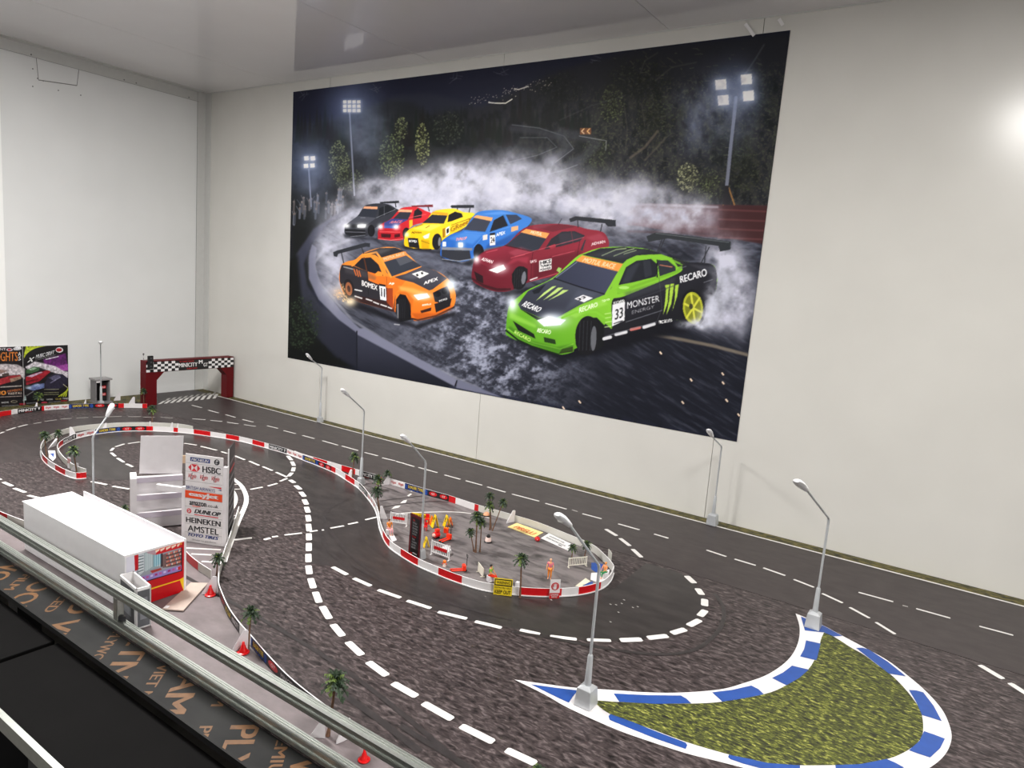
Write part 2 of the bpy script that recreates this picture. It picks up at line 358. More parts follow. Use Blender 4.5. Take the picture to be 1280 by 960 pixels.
# smoother worn racing groove inside the loops
t.poly([(355,600),(365,604),(378,616),(385,640),(387,680),(388,705),(416,708),(445,724),(475,738.5),(510,751),(548,765),(594,777),(650,787.5),(690,796),(735,800.5),(775,801),(812,798),(842,792),(862,783),(876,772),(882,760),(881,747),(875,738),(866,728),(852,717),(808,704),(768,735),(700,746),(640,743),(575,730),(520,706),(490,688),(475,660),(468,634),(450,612),(430,598),(400,585),(375,576),(362,571),(368,582),(366,590)], 1, ASPH_DARK)
t.poly([(0,540),(50,528),(120,521.5),(190,521.5),(200,523),(255,531),(250,543),(190,534),(120,536),(60,548),(50,560),(45,575),(-10,580),(-10,545)], 1, ASPH_FAR)
t.poly([(74,565),(82,557),(100,549.5),(150,541),(190,540.5),(243,544),(300,552),(345,565),(362,574),(366,585),(360,596),(340,588),(310,575),(270,562),(230,553),(175,552),(150,556),(138,565),(146,573),(165,583),(162,600),(128,600),(98,590),(80,576)], 1, ASPH_DARK)
dk = [(362.5,600,368,603.7),(369.4,607,375.6,612),(375.8,615,380.6,621),(380,624.4,383.4,631),(382.8,633.7,385.4,641),(384.6,644,386.3,652),(385.4,655,386.6,664.4),(386,667,386.3,675.6),(386,679,386,689),(385.4,692.5,385.6,703),(385.4,707,387,718),(388,723,392,735.6),(394,740,399.2,753.7),(402.7,758,412,774),(416,780.6,428.5,795.6),(434.5,802.5,452.5,819.3),(460,827.5,483.7,845),(491,854,521,871),(529,879,565.5,899.5),(576,907.5,617,928),(632.5,937.5,670,955),(690,964,735,985)]
for d in dk: t.dash(d[:2], d[2:], .019)
arc = [(415.6,708.9,434,718.7),(442,723,463.7,732.7),(472.5,737.5,501,747.5),(508.7,751,538.7,760.6),(547.5,765,583.7,773.7),(593.7,777,627,785),(650,787.5,675,793),(687.5,795.5,721,799.5),(733.7,800,763.7,801),(775,800.5,802.5,799.5),(809.4,797.8,834.7,795),(839.4,792,857,786.6),(860.5,782.5,875,775),(874.5,770.5,881.8,763),(880.7,757.7,880.8,749),(877.5,743.8,871.8,735.8),(868,729.3,858,720)]
for i, d in enumerate(arc): t.dash(d[:2], d[2:], .015 if i < 9 else .021)
for d in ((246,543.4,251,543.9),): pass
loop = [(230,554.2,246,556.6),(251,558,271,563),(276.6,564.7,284,567),(293.7,570,306,575),(311.5,576.5,324,582),(328.3,583.4,340.6,588.5),(345,590.4,358.7,596.6),(312.8,612,328.4,609),(334.7,607.8,346.6,604.4),(350,601.8,359,598),(359.7,570,364.4,575.4),(364.9,577,367.5,582.5),(367.3,584.4,366,589.4),(365,591,360.6,595.6),(160,554.7,175,552.5),(144,558.7,155.6,555),(138.5,563.7,142,560),(138.9,566,144.4,570.6),(146.5,572.7,155,578),(158,580,166,583.7),(114,602,133.7,606),(140.6,608,162,611.5),(186,552.6,200,552.2)]
for i, d in enumerate(loop): t.dash(d[:2], d[2:], .017 if i in (10, 11, 12, 13) else .012)
for d in ((340,671.5,347.6,670.4),(355.6,669,377.5,666.5),(387,664.8,397,663.2),(402,663,405,662.5),(412,660.6,430,657.4),(435,655.6,447.5,653),(456.5,650,472,646.3)): t.dash(d[:2], d[2:], .011)
for d in ((4,602.8,15.5,607.8),(17.5,610.4,32,615.8),(35,619.3,52,623.7),(-9,596,1,600),(293,675,315,672.5),(330,675,338,672.6)): t.dash(d[:2], d[2:], .014)
for d in ((-6,544,5,540),(8,538.3,19.4,534.6),(22.5,533.8,34.4,530.8),(42,529.7,52,528.2),(55.6,527,71,524.9),(75.6,524,90,523),(95.6,522.7,110.6,522),(116,521.6,132,521.2),(136,521.1,152,520.8),(160,521,175.6,521),(178.7,521.5,194,521.6)): t.dash(d[:2], d[2:], .011, LINE if d[0] < 40 else LINEF)
for d in ((1224.5,831.5,1254,849),(1262,854,1290,872),(1300,880,1335,905)): t.dash(d[:2], d[2:], .018)
# skid marks
for l in ([(436,623),(415,634),(406,644),(405.5,653),(411,661),(425,680),(447,702),(471,719),(510,740),(560,759)],[(399,657),(402,670),(412,690),(435,709),(447,719),(480,737)],[(448,655),(452,667),(466,684),(481,695),(500,712)],[(893,742),(904,760),(902,782),(885,802),(860,815),(815,818),(752,810),(690,798),(640,790)],[(230,720),(420,830),(600,975)],[(440,706),(500,737),(600,765),(640,775)]): t.strip(l, .012, SKID, 2)
t.strip([(500,907),(540,932),(590,962)], .014, SKID, 2); t.strip([(420,862),(470,897),(525,940)], .016, SKID, 2)
for q in ((762,755),(769,755.6),(776,754),(779,749.5),(790,759),(796,758),(772,765),(762,777),(688,749.5),(690,590)): t.dash(q, (q[0]+2.2, q[1]+1.2), .004, LINEF)
# island floor
isl = [(472,598),(487.5,605.6),(535,620),(561,627),(593,638),(633,649.7),(670,661),(710,677),(739,689.5),(755,705),(765,717),(755,733),(722,743),(685,745.5),(648,743.5),(607,738.5),(576,729.5),(547,718.5),(522,707),(500,691),(487,684),(479,673),(474,659),(471.5,645),(467,633),(458,622),(449,611),(436,601)]
t.poly(isl, 2, CONC)
for q in ([(508.8,620),(513,617),(515,618),(511,621)],[(500,629.5),(504,626),(509,625),(507,629)],[(489,636.7),(494,632.8),(501,632.2),(498,635)],[(513,613),(516,611.5),(518,613.5),(514,615)]): t.poly(q, 3, LINE)
t.strip([(495,643.5),(508,641.5),(533.7,640.6),(565,640.2),(590,642.5),(612,648)], .008, LINE, 3)
t.strip([(474,626.5),(500,623.5),(530,620)], .008, SKID, 3); t.strip([(478,634.5),(505,630),(545,627),(560,628.5)], .008, SKID, 3)
t.poly([(739,704),(744,703.5),(755,706),(752,716.5),(745,716),(739,712)], 3, KBLUE); t.poly([(739,716.5),(752,716),(762,712),(760,722),(748,729),(738,725)], 3, KWHITE)
t.poly([(728,732),(741,727),(741,734),(733,737)], 3, KBLUE); t.poly([(719,733),(732,723),(738,727),(727,734)], 3, mat('kerb_cream', (226, 220, 196), .5))
# pit floor
pit = [(-10,652),(40,668),(120,690),(215,676),(262,676),(284,668),(280,685),(276,700),(272.5,720),(272,738),(276,752),(285,772),(298,791),(313,808),(335,834),(362,862),(400,893),(440,920),(480,945),(560,990)]
P = Z(pit); P += [Vector((P[-1].x, YR-.01, 0)), Vector((P[0].x, YR-.01, 0))]
t.flat(P, 1, CONC2)
for l in ([(232,685.2),(276,687.6)],[(239,692.7),(264,694)],[(252,702),(266,703)]): t.strip(l, .009, LINE, 2, per=2)
# painted double line round the pit mouth
t.strip([(286,594),(291.6,599),(301,606.7),(307,618),(307.6,628.5),(302.5,641.7),(296.7,654.8),(291,671),(284,690),(280,703)], .017, LINE, 2)
t.strip([(289,611),(293,617),(295,624),(293,631.5),(288,640)], .013, LINE, 2)
for l in ([(290,606),(300,605.5)],[(290,612),(306,611)],[(290,644.5),(301,644.5)],[(290,649),(299,649)]): t.strip(l, .007, LINE, 2, per=2)
# crescent kerb island
out = [(643,849.7),(680,855),(720,860),(760,862.3),(805,865.5),(850,866),(900,862),(930,854),(960,843),(985,825),(997,805),(999.5,785),(994.5,767)]
out2 = [(994.5,767),(1025,780),(1055,796),(1085,812),(1110,826),(1135,845),(1155,862),(1172,880),(1182,895),(1189,915),(1188,930),(1180,945),(1165,958),(1140,972),(1100,984),(1050,987),(1000,980),(950,966),(925,959),(890,950),(858,942),(815,928),(770,912),(712,886),(680,868),(643,849.7)]
o1 = crom(Z(out), 5)[:-1]+crom(Z(out2), 5)[:-1]
t.flat(o1, 1, KWHITE)
gr = crom(Z([(741,876),(752,876.4),(775,878),(815,880),(860,880),(903,877.5),(955.6,868),(982.5,857),(1010,837.5),(1022.5,815),(1026,800),(1030,791)]), 4)[:-1]+crom(Z([(1030,791),(1042,796),(1064,810),(1080,819),(1100,834),(1115,845),(1130,860),(1142,875),(1151,890),(1154,910),(1150,925),(1135,938),(1110,949),(1072,956),(1035,957),(997,957),(955,954),(909,943),(858,928),(815,912),(762.5,893),(741,876)]), 4)[:-1]
t.flat(gr, 2, GRASS)
for q in ([(663.7,856),(692,860),(722.5,863.7),(716,871),(711,879),(700,874)],[(767,867.5),(810,869.6),(851,870),(858,874),(864,879.7),(820,880.5),(774,877.8)],[(890,866),(915,863),(939,857.5),(948,862),(955,868.5),(930,873.5),(903,877.8)],[(965,848),(979,841),(990,832.5),(1000,835),(1011,837.5),(999,848),(983,857.2)],[(1000,821),(1005,812),(1007.5,801),(1017,803),(1025.7,805),(1023,816),(1020.5,826)],[(1001,771),(1030,783),(1053,795.5),(1042,796),(1030,791),(1006,788.5)],[(1070,810.5),(1078,810),(1086,812.5),(1110,828),(1132.5,846),(1121,844),(1111,842.5),(1090,826)],[(1136,863),(1145,863.5),(1154,866),(1167,883),(1177,902),(1165,898),(1152.5,894.5),(1145,878)],[(1155,914.5),(1168,919),(1181,924),(1175,936),(1162.5,947.5),(1149,943),(1136,938.5),(1149,927)],[(1108,949.3),(1119,954),(1130,960),(1110,970),(1085,977),(1047,979),(1044,957),(1075,956)],[(911,944),(935,949),(960,954.5),(1000,957.5),(1000,973),(955,962),(930,955.5),(913,949.7),(910,947)],[(763,893.2),(790,903),(815,913),(857,929),(859,932),(857,936.8),(820,924),(790,912),(762,900.5),(760.6,896)]): t.poly(q, 3, KBLUE)
main = t.build('track_mat'); tag(main, 'cobble-textured printed track mat with looping dashed lanes and grass crescent', 'track mat')
tag(t_back, None) if False else None
# grass end strip beside the left wall
b = MB(); P = [(.004,-1.9),(.09,-1.5),(.10,-1.1),(.12,-.85),(.24,-.62),(.21,-.5),(.10,-.44),(.004,-.43)]
b.prism([Vector((x, y, 0)) for x, y in P], .0005, .0025, GRASS2, GRASS2); tag(b.build('turf_strip'), 'narrow dark green turf strip along the foot of the left wall', 'turf')
# table under the mats, its plywood top edge and legs
b = empty('track_table', (3.3, -1.0, FLZ), 'long black plywood table that carries the whole race track', 'table')
m = MB(); m.box((XE/2, (YR-.1-.012)/2, -.013), (XE-.004, -YR+.1-.012, .019), PLY_E); top = m.build('tabletop', b)
FILM = noise_mat('film_faced_ply', [(28, 28, 28), (36, 36, 36), (44, 44, 43)], (5, 9, 5), rough=.5, detail=4, spec=.14)
INK = mat('orange_ink', (104, 68, 30), .5, var=.25, scale=60)
m = MB(); m.box((XE/2, YR-.022-.042, -.0037), (XE-.004, .082, .0012), FILM)
def ply_row(s, idx, px_, h, pitch, bold=.025, world=None):
    P0 = world or zpt(*px_, -.003); d = Vector((math.cos(-.84), math.sin(-.84), 0)); u_ = Vector((-d.y, d.x, 0)); ln = pitch*len(s)
    v, tr, asp = text_tris(s, bold); lo, hi = YR-.101, YR-.0235
    for f in tr:
        P = [P0+d*(ln*(v[i][0]-(idx+.5)/len(s)))+u_*(h*(v[i][1]-.5)) for i in f]
        for p in P: p.z = -.0029+.0001*v[f[0]][2]
        for lim, sg in ((lo, 1), (hi, -1)):              # trim the lettering at the sheet's edges
            Q = []
            for a, c in zip(P, P[1:]+P[:1]):
                ia, ic = sg*(a.y-lim) >= 0, sg*(c.y-lim) >= 0
                if ia: Q.append(a)
                if ia != ic: Q.append(a.lerp(c, (lim-a.y)/(c.y-a.y)))
            P = Q
            if len(P) < 3: break
        if len(P) > 2: m.face(P, INK)
BG, SMA = (.056, .062), (.024, .027)
for a in (('PLYWOOD', 4, (45,736)+(), BG), ('FILM FACED', 1, (25,726), SMA), ('PLYWOOD VIETNAM', 8, (84,776), BG), ('FILM FACED', 9, (62.5,762), SMA), ('PLYWOOD', 2, (133,808), SMA), ('VIETNAM', 3, (156,829), BG), ('PLYWOOD VIET NAM', 11, (190,855), SMA), ('VIETNAM', 5, (231,859), BG), ('PREMIUM', 6, (273,878), SMA), ('PREMIUM', 0, (255.6,913), SMA), ('PLYWOOD', 0, (302.5,919), BG), ('PREMIUM', 3, (349,942), SMA), ('PLYWOOD', 2, (383,955), BG), ('PLYWOOD', 3, (8,712), BG)): ply_row(a[0], a[1], a[2], *a[3])
for k in range(14): ply_row(['PLYWOOD', 'VIETNAM'][k % 2], 3, None, *BG, world=Vector((3.75+.19*k, YR-.05-.01*(k % 3), 0))); ply_row(['PREMIUM', 'VIET NAM', 'FILM FACED'][k % 3], 3, None, *SMA, world=Vector((3.84+.19*k, YR-.06, 0)))
m.build('printed_plywood_edge', b)
for x in (.2, 2.2, 4.3, 6.3):
    for y in (-.2, YR): m = MB(); m.box((x, y, (FLZ-.022)/2), (.06, .06, -FLZ-.022), TBL); m.build('leg', b)
# black boards in front, a little lower, with a metal front edge
BZ = -.035; bb = mat('black_bench_board', (11, 10, 10), .7, var=.15, scale=12, spec=.06)
for i, (x0, x1, lab) in enumerate(((.3, 2.630, 'matt black board in front of the table, the piece nearer the left wall'), (2.645, 5.2, 'matt black board in front of the table, the piece nearer the viewer'))):
    r = empty('front_board', ((x0+x1)/2, -2.11, FLZ), lab, 'board', 'black boards along the front of the table')
    m = MB(); m.box(((x0+x1)/2, -2.131, BZ-.01), (x1-x0, .188, .02), bb); m.build('board', r, bevel=.003)
    m = MB(); m.box(((x0+x1)/2, -2.233, BZ-.005), (x1-x0, .012, .03), ALU); m.build('metal_edge', r)
    for x in (x0+.1, x1-.1): m = MB(); m.box((x, -2.11, (FLZ+BZ-.02)/2), (.05, .05, BZ-.02-FLZ), TBL); m.build('leg', r)
# ---------------------------------------------------------------- aluminium double rail on the table edge
r = empty('guard_rail', (3.0, YR-.01, 0), 'double aluminium extrusion rail along the front edge of the track table', 'rail')
def extrusion(z0, z1, nm):
    m = MB(); a = .02; h = z1-z0; y0 = YR
    prof = [(0,0),(-a,0),(-a,h*.35),(-a+.003,h*.38),(-a+.003,h*.62),(-a,h*.65),(-a,h),(-a+.0035,h),(-a+.004,h-.0012),(-a+.0075,h-.0012),(-a+.008,h-.0025),(-a+.012,h-.0025),(-a+.0125,h-.0012),(-a+.016,h-.0012),(-a+.0165,h),(0,h),(0,h*.65),(-.003,h*.62),(-.003,h*.38),(0,h*.35)]
    n = len(prof); A = [Vector((-.0+.02, y0+p, z0+q)) for p, q in prof]; B = [Vector((XE-.05, y0+p, z0+q)) for p, q in prof]
    m.mesh(A+B, [(i, (i+1) % n, n+(i+1) % n, n+i) for i in range(n)]+[tuple(range(n)), tuple(reversed(range(n, 2*n)))], ALU)
    return m.build(nm, r)
extrusion(.0015, .024, 'lower_rail'); extrusion(.082, .104, 'upper_rail')
for x in (.3, 1.45, 2.742, 3.95, 5.2, 6.3):
    m = MB(); m.box((x, YR-.01, .053), (.018, .018, .058), ALU); o = m.build('post', r, bevel=.002)
    m = MB(); m.prism([(x+.009, YR-.004, 0), (x+.022, YR-.004, 0), (x+.009, YR-.016, 0)], .024, .036, DGREY); m.build('bracket', r)
# ================================================================ barriers
BH = .027
def panels_wall(base, panels, side, label, h=BH, th=.0026, world=None, lip=True, group='printed barrier strips round the track'):
    P = world or crom(Z(base), 8); n = len(P)
    S = [0]
    for i in range(1, n): S.append(S[-1]+(P[i]-P[i-1]).length)
    def near(q):
        W = zpt(*q); best = (9e9, 0)
        for i in range(n-1):
            d = P[i+1]-P[i]; L2 = d.length_squared
            if L2 < 1e-12: continue
            t = max(0, min(1, (W-P[i]).dot(d)/L2)); e = (W-P[i]-d*t).length
            if e < best[0]: best = (e, S[i]+t*(S[i+1]-S[i]))
        return best[1]
    cuts = [0 if q is None else near(q) for q, k in panels]; kinds = [k for q, k in panels]; ends = cuts[1:]+[S[-1]]
    def at(s_):
        s_ = max(0, min(S[-1], s_)); i = 0
        while i < n-2 and S[i+1] < s_: i += 1
        t = (s_-S[i])/max(1e-9, S[i+1]-S[i]); p = P[i].lerp(P[i+1], t)
        a = P[min(i+1, n-1)]-P[max(i-0, 0)]; b0 = P[i]-P[max(i-1, 0)]; c0 = P[min(i+2, n-1)]-P[i+1]
        d = a.normalized()
        if b0.length > 0: d = d.lerp(((b0.normalized()+d)/2), max(0, .5-t)*1.0).normalized()
        if c0.length > 0: d = d.lerp(((c0.normalized()+d)/2), max(0, t-.5)*1.0).normalized()
        return p, Vector((-d.y, d.x, 0))*side
    z0 = .0016
    root = empty('barrier_strip', P[0].lerp(P[-1], .5)*0+Vector((P[n//2].x, P[n//2].y, 0)), label, 'barrier', group)
    b = MB(); kc = dict(red=RED, white=PRINTW, mini=BLACK, virgin=PRINTW, tyre=NAVY, ovals=BLACK, black=BLACK, grey=GREYIN)
    for s0, s1, k in zip(cuts, ends, kinds):
        if s1-s0 < 1e-4: continue
        xs = [s0]+[s for s in S if s0 < s < s1]+[s1]
        for a, c in zip(xs, xs[1:]):
            p, m0 = at(a); q, m1 = at(c)
            f = [p+m0*th/2, q+m1*th/2, q-m1*th/2, p-m0*th/2]; zz = Vector((0, 0, z0)); tt = Vector((0, 0, h))
            F = [f[0]+zz, f[1]+zz, f[1]+tt, f[0]+tt]
            if side > 0: F.reverse()
            b.face(F, kc[k]); 
            G = [f[3]+zz, f[2]+zz, f[2]+tt, f[3]+tt]
            if side < 0: G.reverse()
            b.face(G, GREYIN); T = [f[0]+tt, f[1]+tt, f[2]+tt, f[3]+tt]
            if side > 0: T.reverse()
            b.face(T, WHITE2)
        def fn(u0, u1, w0, w1, lift=.0005):
            def g(u, w, lift=lift):
                uu = u0+(u1-u0)*u
                s_ = s0+(s1-s0)*uu if side < 0 else s1-(s1-s0)*uu
                p, m_ = at(s_); return p+m_*(th/2+lift)+Vector((0, 0, h*(w0+(w1-w0)*w)))
            return g
        L = s1-s0
        if k == 'mini':
            b.map_text('MINICITY', fn(.05, .78, .28, .80), WHITE2, .02); b.map_text('CIRCUIT', fn(.3, .6, .1, .2), RED, .03)
            b.map_text('V', fn(.84, .93, .3, .85), WHITE2, .04)
        if k == 'virgin':
            m_ = max(1, round(L/.045))
            for i in range(m_): b.map_text('Virgin', fn((i+.16)/m_, (i+.84)/m_, .26, .8), RED, .02, .5)
        if k == 'tyre':
            b.map_text('LEADER TYRE', fn(.16, .80, .38, .82), YINK, .02); b.map_text('o', fn(.87, .97, .15, .85), BLUE, .05); b.map_text('o', fn(.02, .1, .15, .85), BLUE, .05)
            b.map_text('- - - -', fn(.2, .75, .15, .25), BLUE, .03)
        if k == 'ovals':
            m_ = max(1, round(L/.055))
            for i in range(m_):
                g = fn((i+.12)/m_, (i+.88)/m_, .2, .88, .0004)
                for j in range(12):
                    a0, a1 = 2*PI*j/12, 2*PI*(j+1)/12
                    tri = [g(.5, .5), g(.5+.5*math.cos(a0), .5+.5*math.sin(a0)), g(.5+.5*math.cos(a1), .5+.5*math.sin(a1))]
                    b.face(tri, RED)
                b.map_text('GT', fn((i+.34)/m_, (i+.66)/m_, .4, .68, .0008), PRINTW, .02)
        if k == 'black':
            m_ = max(1, round(L/.06))
            for i in range(m_): b.map_text(['MINICITY', 'DRIFT', 'RC CLUB'][i % 3], fn((i+.1)/m_, (i+.9)/m_, .3, .75), [PRINTW, RED, YINK][i % 3], .01)
    for e, s_ in ((0, 0), (1, S[-1])):
        p, m_ = at(s_); zz = Vector((0, 0, z0)); tt = Vector((0, 0, h)); q = [p+m_*th/2+zz, p-m_*th/2+zz, p-m_*th/2+tt, p+m_*th/2+tt]; b.face(q, PRINTW)
    b.build('printed_strip', root)
    if lip:
        b = MB(); 
        for i in range(n-1):
            p, m0 = at(S[i]); q, m1 = at(S[i+1]); 
            o0, o1 = th/2+.0022, th/2+.0022; hh = Vector((0, 0, .0045)); lo = Vector((0, 0, z0))
            A, B_, C_, D_ = p+m0*o0, q+m1*o1, q+m1*(th/2), p+m0*(th/2)
            b.face([A+lo, B_+lo, B_+hh, A+hh], WHITE2); b.face([A+hh, B_+hh, C_+hh, D_+hh], WHITE2)
        b.build('foot_strip', root)
    return root
W3 = [(107.5,594.5),(92,588.5),(79,578),(72,567),(73.5,561),(79,556.5),(87.5,552),(95,549),(119,543.5),(150,539.9),(183,539.2),(217,540.8),(243,543.2),(266,546.5),(299,552),(330.6,560),(358.7,568),(378.4,575.5),(398,583),(418.7,592),(432.5,600.5),(448.7,611.5),(458.7,622.5),(467,634),(472,646),(474.5,660),(480,675),(487.5,685.6),(500,695),(522.5,708.5),(547.5,719.5),(576,730.5),(607.5,739.5),(647.5,744.6),(685,746.5),(722.5,744.5),(750,737.5),(762,728),(766.5,717.5)]
panels_wall(W3, [(None,'grey'),((73,561.5),'red'),((78,557),'mini'),((95,549),'virgin'),((119,543.5),'tyre'),((150.6,539.8),'ovals'),((183,539.2),'red'),((191,539.6),'white'),((217,540.8),'red'),((222.5,541.2),'white'),((242.5,543.1),'red'),((263,546.1),'white'),((282.8,549),'red'),((299,552),'white'),((315.6,556),'red'),((330.6,560),'white'),((336,561.5),'mini'),((358.7,568),'virgin'),((378.4,575.5),'tyre'),((398,583),'ovals'),((414,590),'red'),((419.6,592.4),'white'),((432,600),'red'),((443,607.5),'white'),((449,611.7),'mini'),((459.5,623.5),'virgin'),((469,638),'white'),((478.5,672),'red'),((487,685),'white'),((501,695.6),'red'),((522.5,708.5),'white'),((548,719.6),'red'),((577,731),'white'),((648.5,744.7),'red'),((701,745.8),'white'),((722.5,744.5),'red'),((750,737.5),'white')], -1, 'long winding barrier of printed panels that ends round the near side of the palm island')
W2 = [(108,598.3),(95.5,599.2),(84,596),(72,590),(60,582),(53,574),(51.5,564),(58,554),(70,547.5),(85,542),(112,537.5),(150,534.8),(190,534.3),(225,536.3),(241,539)]
panels_wall(W2, [(None,'red'),((95.5,599.2),'white'),((82,595.2),'red'),((69.5,588.5),'white'),((60,582),'red'),((53.5,575),'white'),((64,550.5),'grey')], 1, 'red and white barrier curling round the outside of the hairpin at the far left')
W1 = [(-30,526),(0,521),(14,518.7),(22,517.3),(54,513.5),(86,511.3),(117,510.2),(150,510),(184,510.5)]
panels_wall(W1, [(None,'red'),((14,518.7),'white'),((22,517.3),'mini'),((52,513.6),'red'),((55,513.3),'virgin'),((86,511.3),'tyre'),((117,510.2),'ovals'),((148,510),'red'),((155,510),'white'),((178,510.4),'red')], -1, 'printed barrier in front of the posters along the left wall', lip=False)
W4 = [(368,570.5),(377,574),(392,578.5),(409,583.5),(427,588.7),(444,593.6),(460,598.3),(477,603)]
panels_wall(W4, [(None,'white'),((391.7,578.4),'red'),((409,583.5),'white'),((427,588.7),'red'),((444,593.6),'white'),((449.5,595),'mini'),((470,601.3),'red')], -1, 'short red and white barrier at the fork behind the winding strip', lip=False)
W4b = [(487.5,605.8),(506,611.2),(535,620),(561,627.3),(593,638),(633,649.7),(670,661),(710,677),(739,689.5),(755,703),(763,712),(766,716.5)]
panels_wall(W4b, [(None,'virgin'),((506,611.2),'tyre'),((535,620),'ovals'),((561,627.3),'red'),((569.5,630),'white'),((593,638),'red'),((598,639.5),'grey')], -1, 'barrier on the far side of the palm island, next to the back straight', lip=False)
W5 = [(298.5,642),(293,660),(286.5,681),(280,699),(274.5,720),(273,738),(277,752),(286,772),(299,791),(314,808),(336,834),(363,862),(401,893),(441,920),(481,945),(540,980)]
panels_wall(W5, [(None,'grey'),((273,739),'black'),((300,792),'white'),((314,808),'tyre'),((334,832),'ovals'),((350,849),'black'),((395,889),'white')], -1, 'dark printed barrier between the pit area and the near loop of track', lip=False)
W6 = [(216,678),(232,699),(246,712),(264,724)]
panels_wall(W6, [(None,'red'),((248,713.5),'grey')], -1, 'short dark red and grey barrier behind the toy shop front', lip=False)
W7 = [(-14,644),(0,649),(10,653),(24,658.5),(40,664)]
panels_wall(W7, [(None,'red'),((9.5,653),'grey')], -1, 'short red and grey barrier beside the white shop at the left edge', lip=False)

# ================================================================ white wedge supports behind the barriers
def fin(F, Wp, top, label, th=.003):
    A, B = zpt(*F, .0016), zpt(*Wp, .0016); h = max(.02, upz(Vector((B.x, B.y, 0)), top)); d = B-A; L = d.length; n = Vector((-d.y, d.x, 0)).normalized()*th
    A.z = B.z = .0016
    poly = [A, B, B+Vector((0, 0, h*.93)), B-d*.06+Vector((0, 0, h)), B-d*.30+Vector((0, 0, h)), A+d*.04+Vector((0, 0, .006))]
    b = MB(); b.slab([p-n/2 for p in poly], n, WHITE); r = b.build('barrier_support', None, bevel=.0006)
    return tag(r, label, 'support', 'white wedge supports behind the barriers')
for a in (((252.5,742.5),(271,741.5),721,'white wedge behind the small red cone next to the toy shop'),((290,814),(310,811.5),788,'white wedge with a red cone in front of it, middle of the pit barrier'),((388,921),(406,922.5),902,'white wedge at the foot of the palm nearest the rail'),((420,930),(437,922.5),898,'white wedge just right of the palm nearest the rail'),((96,545.5),(87,545),534,'rounded white wedge behind the lettering panel of the hairpin'),((89,588),(98,590.5),579.5,'white wedge at the red end block of the hairpin'),((190,535.5),(187,536),527,'small white wedge left of the pair behind the far barrier'),((212,537),(216,537.5),528.5,'small white wedge behind the far barrier, taller of the pair'),((220,538),(223,538),529.5,'small white wedge behind the far barrier, right of the pair'),((128,536.5),(133.5,536.5),529,'small white wedge behind the blue panel of the hairpin'),((142,501),(150.5,500.5),491,'white wedge beside the grey kiosk'),((161,504.5),(168.6,505),496.5,'white wedge just left of the red arch'),((478,606.3),(487,605.6),594.5,'tall white wedge where the far island barrier begins'),((484,649),(474.5,648.5),633,'white wedge beside the orange seated figure'),((633,654.3),(643,652),638,'white wedge on the far island barrier right of the leaning palm'),((434,597.5),(439.5,599.5),587.5,'small white wedge left of the street lamp at the fork'),((104,508),(107.8,508),500,'small white wedge between the posters and the kiosk'),((42.5,512),(47,512),503.5,'small white wedge in front of the posters')): fin(*a)
# loose white printed sheets on the hairpin island
b = MB(); q = Z([(60,563),(69,563),(70,572),(66,576.5),(61,572)], .003); b.slab(q, (0, 0, -.001), WHITE); b.face([p+Vector((0, 0, .0004)) for p in Z([(63,567),(67.5,566.5),(67,572)], .003)], BLUE)
tag(b.build('card_sheet'), 'white card with a blue mark lying on the hairpin island', 'card')
b = MB(); A, B = zpt(60, 561), zpt(70, 557); q = [A, B, vpt(72, 548.5, B, facing(B)), vpt(69.5, 548, B, facing(B))]; b.slab(q, facing(A)*-.002, WHITE); tag(b.build('card_sheet'), 'white card leaning against the barrier at the hairpin bend', 'card')
def sign_plate(b, q, t, m): b.slab(q, t, m)
A, B = zpt(84.5, 584.5), zpt(88, 586)
r = empty('stop_sign', A, 'small white sign with red letters beside the hairpin end wedge', 'sign'); b = MB(); n = facing(A)
q = [A, B, vpt(88.5, 572, B, n), vpt(84.5, 571, A, n)]; b.slab(q, n*-.0015, WHITE); b.text('STOP', [q[0].lerp(q[3], .45), q[1].lerp(q[2], .45), q[1].lerp(q[2], .85), q[0].lerp(q[3], .85)], RED, .02, lift=.0006); b.build('sign_plate', r)

